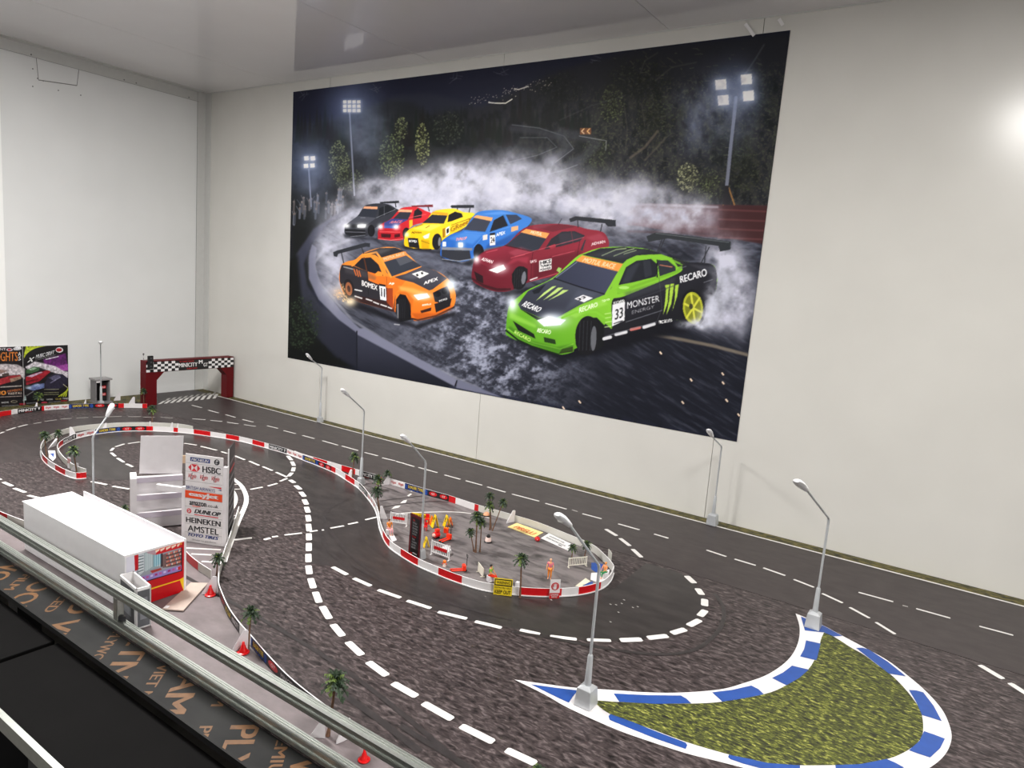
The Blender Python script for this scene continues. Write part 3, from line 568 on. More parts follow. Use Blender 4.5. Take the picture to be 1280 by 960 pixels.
# ================================================================ street lamps
def street_lamp(bp, arm, tip, label, d=None, k=1.0):   # k: width of the base block
    B = zpt(*bp); B.z = 0
    r = empty('street_lamp', B, label, 'street lamp', 'silver model street lamps round the track')
    zb = .318; T = B+Vector((0, 0, zb))
    if arm:
        n = Vector((1, 0, 0)); E = vpt(*arm, B, n); H = vpt(*tip, B, n)
    else:
        E = T+d*.062+Vector((0, 0, .052)); H = T+d*.105+Vector((0, 0, .066))
    m = MB(); m.lathe(B+Vector((0, 0, .0016)), [(.0195*k, 0), (.0195*k, .003), (.0165*k, .040*k), (.009, .046*k)], CHROME, sq=True); m.build('lamp_base', r, bevel=.001)
    m = MB(); m.tube([B+Vector((0, 0, .044*k)), B+Vector((0, 0, .115)), B+Vector((0, 0, .118))], [.0078, .0058, .0042], CHROME, 12); m.build('lower_pole', r, smooth=True)
    bend = [T-Vector((0, 0, .02)), T-Vector((0, 0, .006)), T+(E-T).normalized()*.006, E]
    m = MB(); m.tube([B+Vector((0, 0, .116)), T-Vector((0, 0, .02))]+bend[1:3], .0033, CHROME, 10); m.build('pole', r, smooth=True)
    m = MB(); m.tube([bend[2], E], .0027, CHROME, 8); m.build('arm', r, smooth=True)
    ax = (H-E).normalized(); sd = ax.cross(Vector((0, 0, 1))).normalized(); u = sd.cross(ax); L = (H-E).length
    if L < .045: H = E+ax*.045; L = .045
    m = MB(); rings = []
    for t, w, hh in ((0, .0045, .004), (.03, .006, .005), (.3, .0085, .0065), (.65, .0115, .0075), (.9, .0105, .0065), (1, .006, .003)):
        c = E+ax*(L*t); rings.append([c+sd*(w*math.cos(2*PI*j/12))+u*(hh*math.sin(2*PI*j/12)) for j in range(12)])
    m.tube_rings(rings, LAMPW); hd = m.build('lamp_head', r, smooth=True)
    m = MB(); c = E+ax*(L*.66)-u*.0052; m.ball(c, .0065, mat('lamp_lens', (250, 250, 245), .15, var=.01), sc=(1, 1, .5)); m.build('lens', hd, smooth=True)
    return r
dcam = facing(zpt(127, 504))
street_lamp((126.5,508.2), None, None, 'street lamp in front of the grey kiosk by the left wall', d=dcam, k=.7)
street_lamp((117.5,668), (133.5,521), (141,505), 'street lamp standing behind the white shop roof')
street_lamp((400,528), (390,450), (383,442), 'street lamp against the wall under the mural bottom left corner', k=.72)
street_lamp((451,606), (436,495), (427,486.5), 'street lamp at the barrier fork, head turned left', k=.68)
street_lamp((525,698.8), (512,553), (502,544), 'street lamp beside the black board on the palm island', k=.7)
street_lamp((732,881), (712.5,656.7), (696.5,643), 'largest street lamp, on the left tip of the grass crescent')
street_lamp((890,656), (890.5,546), (885.5,537), 'street lamp against the wall under the mural bottom right corner')
street_lamp((1016,784), (1008.5,612.5), (995.5,601), 'street lamp on the upper tip of the grass crescent')

# ================================================================ palms
def palm(bp, cp, rp, label, light=.2, n=36):
    B = zpt(*bp); B.z = .0018
    K = vpt(*cp, B, facing(B)); rad = rp*(K-CAM).dot(_fw)/FPX*1.2
    r = empty('palm_tree', B, label, 'palm tree', 'model palm trees on the track')
    tr = max(.0018, rad*.085); h = K-B; m = MB()
    pts = [B+h*t+Vector((math.sin(t*3)*rad*.05, math.cos(t*4)*rad*.04, 0)) for t in (0, .12, .3, .5, .75, .97)]
    m.tube(pts, [tr*1.7, tr*1.15, tr, tr*.95, tr*.9, tr*.8], TRUNK, 8); m.build('trunk', r, smooth=True)
    m = MB()
    for i in range(n):
        a = i*2.399+random.uniform(-.2, .2); e = math.radians(80-125*((i+.5)/n)+random.uniform(-8, 8)); R = rad*random.uniform(.85, 1.12); mt = FROND2 if random.random() < light else FROND
        d = Vector((math.cos(a), math.sin(a), 0)); sd = Vector((-d.y, d.x, 0)); mid = []
        for t in (0, .25, .5, .75, 1):
            mid.append(K+d*(R*t*math.cos(e)*(1-.12*t))+Vector((0, 0, R*(t*math.sin(e)-.42*t*t+.04))))
        w = [.03, .085, .1, .07, .008]
        for j in range(4):
            p, q = mid[j], mid[j+1]; u = Vector((0, 0, -R*.05))
            m.face([p, q, q+sd*R*w[j+1]+u, p+sd*R*w[j]+u], mt); m.face([p, p-sd*R*w[j]+u, q-sd*R*w[j+1]+u, q], mt)
            if j:                                   # leaflets along the rib
                for g in (-1, 1):
                    m.face([p+sd*g*R*w[j]*.6, p+sd*g*R*(w[j]+.10)+d*R*.12+u*2.4, q+sd*g*R*w[j+1]*.7], mt)
    m.build('fronds', r)
    return r
for a in (((58,571.5),(55.6,543),6.8,'palm on the outer side of the far left hairpin'),((72.5,553),(72.5,540.5),5.5,'small palm behind the white card at the hairpin bend'),((95.5,592),(92,562),8,'palm at the red end block of the hairpin'),((190,534),(190,510.5),6,'palm in front of the left leg of the arch'),((179.5,508.3),(179.5,488),4.5,'thin palm between the white wedge and the arch leg'),((46,511),(47.5,494),6,'dark palm in front of the posters'),((440,600),(443,569.5),7,'palm left of the street lamp at the fork'),((473,614),(472.5,598),7.5,'dark palm behind the left tip of the island'),((482,606),(484.5,591),5.5,'palm top next to the tall white wedge'),((474,640),(470.6,613),8.5,'bushy palm at the left end of the island'),((594,691),(596.5,645),9.5,'tallest palm of the close trio in the island middle'),((592,690),(588,664),6.5,'short palm of the close trio in the island middle'),((599.5,690.5),(602,652),7,'middle palm of the close trio, leaning right'),((612,663),(612.5,631),6.8,'palm with the lighter crown of the upright pair behind the bollard'),((613.5,661.5),(612.5,619),6.2,'taller dark palm of the upright pair behind the bollard'),((615,664),(629,627),6.5,'palm leaning right beside the upright pair'),((649.5,747.5),(652,697.5),10.5,'palm standing at the near barrier of the island'),((714,700),(716,684),6.5,'palm behind the cream bench'),((730,698),(733.6,680),6.8,'palm right of the one behind the cream bench'),((270,722),(272.5,697),9,'palm beside the barrier bend near the toy shop'),((309.5,811),(314,764.5),11.5,'palm behind the middle red cone'),((409,921),(420,850),18,'biggest palm, behind the aluminium rail'),((157,672),(156,634),5,'palm whose top shows between the shop roof and the white stand')): palm(*a)
palm((655, 1030), (672, 966), 15, 'palm whose top just shows at the bottom edge by the dashed line')

# ================================================================ cones and bollards
def cone(bp, top, label):
    B = zpt(*bp); B.z = .0018; h = upz(B, top); r = empty('traffic_cone', B, label, 'traffic cone', 'small red cones by the pit barrier')
    m = MB(); m.lathe(B, [(h*.52, 0), (h*.52, h*.07), (h*.42, h*.12)], REDP, 14); m.build('cone_base', r, smooth=True)
    m = MB(); m.lathe(B+Vector((0, 0, h*.1)), [(h*.36, 0), (h*.3, h*.22), (h*.22, h*.32), (h*.2, h*.5), (h*.14, h*.58), (h*.1, h*.85), (h*.05, h*.9)], REDP, 14); m.build('cone_body', r, smooth=True)
cone((263,744.5), 731.5, 'red cone in front of the tan board and shop'); cone((304,816.5), 802, 'red cone in front of the middle pit palm'); cone((455,951), 936.5, 'red cone nearest the viewer, under the rail')
B = zpt(610, 678); r = empty('striped_bollard', B, 'black and white bollard right of the close palm trio', 'bollard'); k = .0115
m = MB(); m.lathe(B+Vector((0, 0, .0018)), [(k*1.25, 0), (k*1.25, .002), (k*1.05, .004)], BLACK, 16); m.build('bollard_base', r, smooth=True)
m = MB(); m.lathe(B+Vector((0, 0, .0055)), [(k, 0), (k*.9, .008), (k*.78, .0125)], mat('bollard_pink_white', (235, 205, 196), .4), 16); m.build('bollard_body', r, smooth=True)
m = MB(); m.ball(B+Vector((0, 0, .022)), k*.62, BLACK); m.build('bollard_top', r, smooth=True)
B = zpt(608, 645); r = empty('striped_bollard', B, 'tan bollard lying by the far island barrier behind the palms', 'bollard')
m = MB(); m.lathe(B+Vector((0, 0, .0018)), [(.017, 0), (.017, .002), (.014, .003)], BLACK, 16); m.build('bollard_base', r, smooth=True)
m = MB(); m.lathe(B+Vector((0, 0, .0048)), [(.0125, 0), (.011, .006), (.006, .0105)], mat('bollard_tan', (226, 160, 120), .4), 16); m.build('bollard_body', r, smooth=True)

# ================================================================ start arch
AX = .36
def ax(x, y): return xpt(x, y, AX)
zt = .5*(ax(190, 452.5).z+ax(300, 445.5).z); zbn = .5*(ax(184, 465.5).z+ax(299, 459).z); yl0 = ax(182.3, 480).y; yl1 = ax(196, 500).y; yr0 = ax(283.4, 480).y; yr1 = min(-.014, ax(300.6, 470).y); DX = .06
r = empty('start_arch', (AX-DX/2, (yl0+yr1)/2, 0), 'dark red start arch with a checkered banner across the straight', 'arch')
def leg(y0, y1, gus, s):
    m = MB(); zg = zbn-.03
    poly = [(AX, y0, .003), (AX, y1, .003), (AX, y1, zbn), (AX, y0, zbn)]
    m.slab([Vector(p) for p in poly], (-DX, 0, 0), DRED)
    yy = y1 if s > 0 else y0
    m.slab([Vector((AX-.001, yy, zbn-.048)), Vector((AX-.001, yy+s*.045, zbn)), Vector((AX-.001, yy, zbn))], (-DX+.002, 0, 0), DRED)
    m.build('arch_leg', r)
leg(yl0, yl1, 0, 1); leg(yr0, yr1, 0, -1)
m = MB(); m.box((AX-DX/2, (yl0+yr1)/2, (zbn+zt)/2+.002), (DX, yr1-yl0, zt-zbn+.004), DRED); m.build('beam', r, bevel=.001)
m = MB(); x = AX+.0012; m.box((AX+.0005, (yl0+yr1)/2, (zbn+zt)/2), (.001, yr1-yl0-.002, zt-zbn-.004), BLACK)
nc = 26; cw = (yr1-yl0-.004)/nc; ch = (zt-zbn-.006)/4
for i in range(nc):
    for j in range(4):
        if (i+j) % 2 or 8.5 < i < 17.5: continue
        y0 = yl0+.002+i*cw; z0 = zbn+.003+j*ch; s0 = .003
        m.face([Vector((x, y0, z0)), Vector((x, y0+cw, z0)), Vector((x, y0+cw, z0+ch)), Vector((x, y0, z0+ch))], WHITE2)
def bt(t, a, c, z0, z1, mm, bold=.02, sh=0):
    ya = yl0+(yr1-yl0)*a; yb = yl0+(yr1-yl0)*c; H = zt-zbn
    m.text(t, [Vector((x+.0003, ya, zbn+H*z0)), Vector((x+.0003, yb, zbn+H*z0)), Vector((x+.0003, yb, zbn+H*z1)), Vector((x+.0003, ya, zbn+H*z1))], mm, bold, sh)
bt('MINICITY', .35, .56, .32, .7, WHITE2, .025); bt('RC DRIFT TRACK', .36, .52, .78, .9, RED); bt('CIRCUIT', .44, .56, .1, .22, RED); bt('M', .575, .62, .55, .9, WHITE2, .04); bt('GT', .63, .68, .25, .6, WHITE2, .03)
m.build('banner', r)
# black signal light and little post on the arch
P = ax(187, 458); r = empty('signal_light', (AX+.012, P.y, ax(187, 458).z), 'black signal light on the left end of the arch banner', 'traffic light')
zt2 = ax(187, 444.5).z; zb2 = ax(187, 461).z
m = MB(); m.box((AX+.0085, P.y, (zt2+zb2)/2), (.014, .03, zt2-zb2), mat('signal_black', (16, 16, 17), .5)); m.build('signal_housing', r, bevel=.002)
for i in range(3): m = MB(); m.ball((AX+.016, P.y, zb2+(zt2-zb2)*(.2+.3*i)), .006, DGREY, sc=(.5, 1, 1)); m.build('signal_lens', r, smooth=True)
P = ax(179, 450); r = empty('aerial_post', (AX-DX+.012, ax(179, 450).y+.01, zt+.004), 'short grey post on top of the arch left leg', 'post')
q = Vector((AX-DX+.02, yl0+.008, zt+.004)); m = MB(); m.tube([q, q+Vector((0, 0, .035))], .0025, GREY, 8); m.build('post_rod', r); m = MB(); m.ball(q+Vector((0, 0, .036)), .005, DGREY); m.ball(q+Vector((0, 0, .02)), .004, WHITE); m.build('post_caps', r, smooth=True)

# ================================================================ kiosk with vending machine by the left wall
B = zpt(129, 504); X0 = B.x-.0; kx = .15
y0, y1 = xpt(119.5, 490, kx).y, xpt(138, 490, kx).y; kz = xpt(128, 473.5, kx).z
r = empty('kiosk', (kx-.03, (y0+y1)/2, 0), 'small grey open kiosk against the left wall', 'kiosk'); KG = mat('kiosk_grey', (120, 118, 120), .5); w_ = y1-y0
for nm, c, d, mm in (('back_panel', (kx-.058, (y0+y1)/2, kz/2), (.004, w_, kz-.01), KG), ('side_panel', (kx-.03, y0+.004, kz/2), (.055, .008, kz-.01), KG), ('side_panel', (kx-.03, y1-.004, kz/2), (.055, .008, kz-.01), KG), ('roof', (kx-.026, (y0+y1)/2, kz-.004), (.075, w_+.014, .010), mat('kiosk_roof', (150, 148, 148), .5)), ('floor_slab', (kx-.02, (y0+y1)/2, .006), (.09, w_+.01, .008), KG)):
    m = MB(); m.box(c, d, mm); m.build(nm, r, bevel=.001)
m = MB(); m.box((kx+.006, y0+.012, kz*.9), (.003, .02, .012), WHITE); m.build('notice', r)
yc = y0+w_*.6; r = empty('vending_machine', (kx-.03, yc, .011), 'black and red vending machine inside the grey kiosk', 'vending machine')
m = MB(); m.box((kx-.034, yc, .011+.055), (.03, w_*.5, .108), BLACK); m.build('cabinet', r, bevel=.001)
for zc in (.05, .092): m = MB(); m.box((kx-.0185, yc, zc), (.001, w_*.4, .016), RED); m.text('COLD', [Vector((kx-.0176, yc-w_*.15, zc-.005)), Vector((kx-.0176, yc+w_*.15, zc-.005)), Vector((kx-.0176, yc+w_*.15, zc+.005)), Vector((kx-.0176, yc-w_*.15, zc+.005))], WHITE2, .02); m.build('display_panel', r)

# ================================================================ shop, crate, tan board
SX0, SX1, SY0, SY1, SH = 2.103, 2.674, -1.895, -1.737, .146
r = empty('toy_shop', ((SX0+SX1)/2, (SY0+SY1)/2, 0), 'long white box-shaped toy shop with a red shopfront at its right end', 'toy building')
SHOPW = mat('shop_white', (236, 234, 236), .5, var=.015)
m = MB(); z0 = .0018; m.box(((SX0+SX1)/2, (SY0+SY1)/2-.0125, (SH+z0)/2), (SX1-SX0, SY1-SY0-.025, SH-z0), SHOPW); m.box(((SX0+SX1)/2, SY1-.0135, .06), (SX1-SX0-.002, .026, .116), SHOPW); m.box((SX1-.002, SY1-.0135, (SH+z0)/2), (.004, .026, SH-z0), SHOPW); m.build('shop_walls', r, bevel=.0015)
m = MB(); m.box(((SX0+SX1)/2-.001, (SY0+SY1)/2-.013, SH+.0015), (SX1-SX0+.004, SY1-SY0-.022, .003), SHOPW); m.build('roof_panel', r)
m = MB(); m.box(((SX0+SX1)/2+.008, SY1+.002, (SH+.005)/2), (SX1-SX0-.016, .005, SH+.002), SHOPW); m.build('rear_panel', r, bevel=.001)
SHOP = r
def slabbox(nm, N, Rr, Lf, h, label): pass
hC = .104; T0, T1, T2 = zpt(170, 737.5, hC), zpt(189, 732.5, hC), zpt(146, 720, hC)
N_ = Vector((T0.x, T0.y, 0)); ex = T1-T0; ex.z = 0; ey = T2-T0; ey.z = 0; ey = ey-ex.normalized()*ey.dot(ex.normalized())
r = empty('open_crate', N_+ex/2+ey/2, 'open topped white crate with dark panelled sides next to the rail', 'crate')
CR = mat('crate_inner', (206, 198, 194), .55); CG = mat('crate_panel_grey', (88, 90, 94), .5, var=.15); tk = .0035; up_ = Vector((0, 0, 1))
def wallp(a, c, nin, nm):
    m = MB(); m.slab([a, c, c+up_*hC, a+up_*hC], nin*tk, WHITE2); m.build(nm, r)
    out_ = -nin*.0006; d = (c-a); q = [a+d*.1+up_*hC*.05+out_, a+d*.9+up_*hC*.05+out_, a+d*.9+up_*hC*.93+out_, a+d*.1+up_*hC*.93+out_]
    m = MB(); m.slab(q, nin*.0004, CG)
    q2 = [q[0].lerp(q[2], .2), q[1].lerp(q[3], .2), q[2].lerp(q[0], .2), q[3].lerp(q[1], .2)]; m.slab([p+out_ for p in q2], nin*.0004, mat('crate_panel_light', (128, 130, 136), .5, var=.15)); m.build('side_infill', r)
exn, eyn = ex.normalized(), ey.normalized(); lift = up_*.002
N2 = N_+lift
wallp(N2, N2+ex, eyn, 'end_wall'); wallp(N2+ey, N2, exn, 'side_wall'); wallp(N2+ex, N2+ex+ey, -exn, 'side_wall'); wallp(N2+ex+ey, N2+ey, -eyn, 'end_wall')
m = MB(); m.slab([N2, N2+ex, N2+ex+ey, N2+ey], up_*.003, CR); m.build('crate_floor', r)
TAN = mat('tan_board', (190, 172, 160), .5, var=.06, scale=60)
m = MB(); q = Z([(202.5,761),(238.5,728),(260,728.5),(229,763)], .0055); m.slab(q, (0, 0, -.0035), TAN); r = m.build('tan_board', None, bevel=.0005); tag(r, 'thin tan board lying on the ground in front of the toy shop', 'board')
m = MB(); m.slab(Z([(204,760),(207.5,756.8),(212.5,757),(209.5,760)], .0062), (0, 0, -.0006), WHITE2); m.build('price_sticker', r)

# ================================================================ white grandstand and sponsor board
L0 = zpt(231, 677); R0 = zpt(277, 684); ux = (R0-L0).normalized(); un = Vector((ux.y, -ux.x, 0))
r = empty('sponsor_board', (L0+R0)/2, 'tall white sponsor board with stacked company logos', 'advertising board')
hB = .5*(upz(L0, 567.5)+upz(R0, 572)); wB = (R0-L0).length; up_ = Vector((0, 0, 1)); z1 = up_*.002
m = MB(); m.slab([L0+z1, R0+z1, R0+up_*hB, L0+up_*hB], -un*.003, PRINTW); pan = m.build('logo_panel', r)
def S(u, w, l=.0006): return L0+ux*(wB*u)+up_*(hB*w)+un*l
rows_ = [1, .90, .805, .70, .60, .505, .41, .31, .215, .12, .0]
INKK = mat('ink_dark', (38, 38, 42), .4); INKB = mat('ink_navy', (28, 52, 120), .4); INKR = mat('ink_red', (206, 30, 44), .4); INKO = mat('ink_orange', (232, 74, 22), .4)
m = MB()
def st(t, u0, u1, w0, w1, mm, bold=.0, sh=0, l=.0008): bold = bold*1.7; m.text(t, [S(u0, w0, l), S(u1, w0, l), S(u1, w1, l), S(u0, w1, l)], mm, bold, sh)
def sq(u0, u1, w0, w1, mm, l=.0004): m.face([S(u0, w0, l), S(u1, w0, l), S(u1, w1, l), S(u0, w1, l)], mm)
sq(.13, .66, .923, .968, INKB); st('MICHELIN', .16, .63, .93, .96, PRINTW, .02, .3)
def disc(u, w, rr, mm, l=.0004, n=16, a0=0, a1=2*PI):
    k = hB/wB
    m.face([S(u+rr*k*math.cos(a0+(a1-a0)*i/n), w+rr*math.sin(a0+(a1-a0)*i/n), l) for i in range(n+(a1-a0 < 6))], mm)
disc(.84, .945, .033, INKK); disc(.85, .952, .016, PRINTW, .0007, a0=.5, a1=3.2); disc(.83, .935, .012, GREY, .0007)
u0, u1, w0, w1 = .08, .40, .812, .892; um, wm = (u0+u1)/2, (w0+w1)/2; ua, ub = u0+.08, u1-.08
m.face([S(u0, wm), S(ua, w0), S(ua, w1)], INKR); m.face([S(u1, wm), S(ub, w1), S(ub, w0)], INKR); m.face([S(ua, w1), S(um, wm), S(ub, w1)], INKR); m.face([S(ua, w0), S(ub, w0), S(um, wm)], INKR)
st('HSBC', .46, .95, .815, .885, INKK, .02)
for i in range(3): st('Virgin', .09+.31*i, .30+.31*i, .72, .785, INKR, .01, .5); m.tube([S(.15+.31*i, .72, .001), S(.19+.31*i, .795, .001)], .0007, INKK, 4)
st('BRITISH AIRWAYS', .03, .80, .607, .645, INKB, .0); m.face([S(.62, .665), S(.97, .652), S(.97, .672)], INKR); m.face([S(.88, .64), S(.97, .632), S(.97, .648)], INKB)
sq(0, 1, .508, .592, INKO); st('easyJet', .1, .9, .52, .582, PRINTW, .04)
st('amazon', .12, .58, .43, .475, INKK, .02); st('.co.uk', .60, .90, .433, .47, INKK, -.005); m.tube([S(.2, .425, .001), S(.3, .419, .001), S(.42, .425, .001)], .0009, INKO, 4)
disc(.11, .36, .028, INKR); disc(.105, .36, .017, PRINTW, .0007); m.face([S(.07, .352, .001), S(.15, .36, .001), S(.07, .368, .001)], INKR)
st('DUNLOP', .25, .97, .345, .392, INKK, .03, .35); sq(.25, .9, .322, .332, INKR)
st('HEINEKEN', .03, .97, .23, .29, INKK, .02); st('AMSTEL', .08, .92, .13, .2, INKK, .01); st('TOYO TIRES', .08, .92, .075, .112, INKB, .03, .3); st('driven to perform', .2, .85, .025, .05, GREY)
for w in rows_[1:-1]: sq(0, 1, w-.0015, w+.0015, GREY)
m.build('printed_logos', pan)
for u, hh, ww in ((-.10, .62, .09), (1.0, .9, .10)):
    m = MB(); a = L0+ux*(wB*u)-un*.001; c = a+ux*wB*ww; m.slab([a+z1, c+z1, c+up_*hB*hh, a+up_*hB*hh], -un*.012, WHITE); m.build('side_post', r)
m = MB(); n = un; pts = [vpt(194, 606, L0, n), vpt(232, 611, L0, n), vpt(232, 616.5, L0, n), vpt(203, 615, L0, n), vpt(194.5, 612, L0, n)]; m.slab([p-un*.004 for p in pts], -un*.012, WHITE); m.build('side_arm', r)
m = MB(); 
for u in (.15, .85): a = L0+ux*wB*u-un*.003; m.slab([a+z1, a-un*.05+z1, a+up_*.16], ux*.004, WHITE); m.build('brace', r); m = MB()
# grandstand
G1 = zpt(221, 657); wid = .19; gx = zpt(225, 596.5, .13)-zpt(173, 600, .13); gx.z = 0; gx.normalize(); gn = Vector((gx.y, -gx.x, 0))
for _ in range(40):
    if px_of(G1-gx*wid)[0] > 163.5: wid += .003
    else: wid -= .003
r = empty('grandstand', G1-gx*wid/2-gn*.06, 'white stepped grandstand with a tall blank back panel', 'grandstand')
G0 = G1-gx*wid; td, rh = .016, .055
LILAC = mat('lilac_board', (206, 197, 210), .5, var=.03)
def gpoint(a, d, z): return G0+gx*a-gn*d+up_*z
for i in range(3):
    m = MB(); m.slab([gpoint(.018, td*i, .002+rh*i*0), gpoint(wid+.02, td*i, .002), gpoint(wid+.02, td*i, rh*(i+1)-.003), gpoint(.018, td*i, rh*(i+1)-.003)], -gn*.003, WHITE); m.build('riser', r)
    m = MB(); m.slab([gpoint(.018, td*i-.003, rh*(i+1)), gpoint(wid+.02, td*i-.003, rh*(i+1)), gpoint(wid+.02, td*(i+1)+.003, rh*(i+1)), gpoint(.018, td*(i+1)+.003, rh*(i+1))], -up_*.003, WHITE); m.build('tread', r)
    m = MB(); m.slab([gpoint(.018, td*i-.004, rh*(i+1)-.017), gpoint(wid+.02, td*i-.004, rh*(i+1)-.017), gpoint(wid+.02, td*i-.004, rh*(i+1)), gpoint(.018, td*i-.004, rh*(i+1))], -gn*.003, LILAC); m.build('front_lip', r)
prof = [(-.004, .002), (td*3+.01, .002), (td*3+.01, rh*3+.012), (td*2, rh*3+.012), (td*.9, rh*3+.010), (-.004, rh*3+.008)]
m = MB(); m.slab([gpoint(0, d, z) for d, z in prof], gx*.018, WHITE); m.build('side_panel', r)
dB = td*3+.004
m = MB(); b0, b1 = gpoint(.02, dB, rh*3-.01), gpoint(.165, dB, rh*3-.01); n = gn; q = [vpt(174, 592, b0, n), vpt(227.5, 592, b0, n), vpt(229.6, 545, b0, n), vpt(176, 545, b0, n)]; m.slab(q, -gn*.003, WHITE); m.build('back_panel', r)
m = MB(); q = [vpt(228, 570, b0, n), vpt(236, 569.5, b0, n), vpt(236, 579, b0, n), vpt(228, 579.5, b0, n)]; m.slab([p-gn*.004 for p in q], -gn*.004, mat('tan_card', (226, 194, 160), .5)); m.build('tan_tab', r)
# black lattice board right of the sponsor board
A0, A1 = zpt(284.7, 672), zpt(292, 657); n2 = (A1-A0).normalized(); nn = Vector((-n2.y, n2.x, 0)); nn = nn if nn.dot(CAM-A0) > 0 else -nn; hK = .5*(upz(A0, 562)+upz(A1, 550.5))
r = empty('black_board', (A0+A1)/2, 'narrow black board with red panel standing edge-on beside the sponsor board', 'advertising board')
m = MB(); m.slab([A0+z1, A1+z1, A1+up_*hK, A0+up_*hK], -nn*.003, mat('black_board_print', (48, 46, 48), .4, var=.3)); m.build('board_panel', r)
m = MB(); m.slab([A0+z1+nn*.0005-n2*.003, A0+z1+nn*.0005, A0+up_*hK+nn*.0005, A0+up_*hK+nn*.0005-n2*.003], -nn*.004, WHITE2); m.build('white_edge', r)
m = MB()
for i in range(9):
    w = .08+.09*i; c = [A0.lerp(A1, .1)+up_*hK*w, A0.lerp(A1, .9)+up_*hK*(w+.03), A0.lerp(A1, .9)+up_*hK*(w+.06), A0.lerp(A1, .1)+up_*hK*(w+.03)]; m.face([p+nn*.0008 for p in c], RED if i == 7 else GREY)
m.build('stripes', r)
# ================================================================ things on the palm island
def dirpx(a, b):
    d = zpt(*b)-zpt(*a); return d
def fence(bl, br, top, label, slats=10, stripe=True, col=None, feet=True):
    A, B = zpt(*bl, .0018), zpt(*br, .0018); A.z = B.z = .0018; h = upz(A, top); d = (B-A); L = d.length; t = d.normalized(); n = Vector((-t.y, t.x, 0)); col = col or WHITE2
    r = empty('picket_fence', (A+B)/2, label, 'fence', 'small white fences on the palm island'); k = .0016; U = Vector((0, 0, 1))
    m = MB()
    for z in (.22, .93): m.box((A+B)/2+U*h*z, (L, k*1.3, k*1.8), col, rz=math.atan2(t.y, t.x))
    m.build('rail', r)
    for p in (A, B): m = MB(); m.box(p+U*h/2, (k*1.8, k*1.8, h), col, rz=math.atan2(t.y, t.x)); m.box(p+U*.0008, (k*1.8, .012, k), col, rz=math.atan2(t.y, t.x)); m.build('post', r)
    m = MB()
    for i in range(1, slats): m.box(A+d*i/slats+U*h*.57, (L/slats*.34, k*.8, h*.7), col, rz=math.atan2(t.y, t.x))
    m.build('slats', r)
    if stripe:
        for s_ in (1, -1): m = MB(); m.box((A+B)/2+U*h*.56+n*k*.9*s_, (L*.72, k*.5, h*.2), RED, rz=math.atan2(t.y, t.x)); m.build('red_plate', r)
fence((488,655), (508,658), 639.5, 'white fence with a red plate left of the black board')
fence((539,693), (561,701), 674.5, 'white fence with a red plate beside the near pallet truck')
fence((710.5,709.5), (732.5,707.5), 697, 'cream fence-like bench in front of the two right-hand palms', slats=10, stripe=False, col=mat('cream_plastic', (226, 220, 206), .45))
# white roof-like slab behind the second fence
m = MB(); q = Z([(545,687),(559,681),(564,687),(560,690)], .016); m.slab(q, (0, 0, -.0025), WHITE2); 
for p in q: m.tube([p-Vector((0, 0, .0026)), Vector((p.x, p.y, .0018))], .0012, WHITE2, 6)
tag(m.build('low_table'), 'low white slab table behind the second fence', 'table')
# tall black menu board
A, B = zpt(510, 695.8), zpt(523.2, 702.6); A.z = B.z = .0018; t = (B-A).normalized(); n = Vector((t.y, -t.x, 0)); n = n if n.dot(CAM-A) > 0 else -n; h = .5*(upz(A, 641)+upz(B, 647)); U = Vector((0, 0, 1)); L = (B-A).length
r = empty('menu_board', (A+B)/2, 'tall black board with dark red border and fine lettering on the island', 'sign board')
m = MB(); m.slab([A, B, B+U*h, A+U*h], -n*.003, mat('menu_red', (84, 8, 18), .4), None); bp_ = m.build('board_panel', r)
m = MB(); g = lambda u, w, l=.0006: A+t*(L*u)+U*(h*w)+n*l
m.face([g(.16, .04), g(.9, .04), g(.9, .94), g(.16, .94)], mat('menu_black', (18, 15, 17), .4))
for i in range(11):
    w = .86-.062*i; s_ = ['S', 'MENU', 'SUSHI', 'RAMEN', 'GYOZA', 'UDON', 'SOBA', 'TEA', 'CURRY', 'RICE', 'BEER'][i]
    m.text(s_, [g(.3, w, .001), g(.3+.09*max(2, len(s_)), w, .001), g(.3+.09*max(2, len(s_)), w+.036, .001), g(.3, w+.036, .001)], RED if i in (0, 6) else GREY, .0)
m.text('OPEN', [g(.42, .12, .001), g(.8, .12, .001), g(.8, .15, .001), g(.42, .15, .001)], WHITE, .0); m.face([g(.22, .07, .001), g(.36, .07, .001), g(.36, .13, .001), g(.22, .13, .001)], RED); m.face([g(.0, .5, .001), g(.05, .5, .001), g(.05, .95, .001), g(.0, .95, .001)], GREY)
m.build('lettering', bp_)
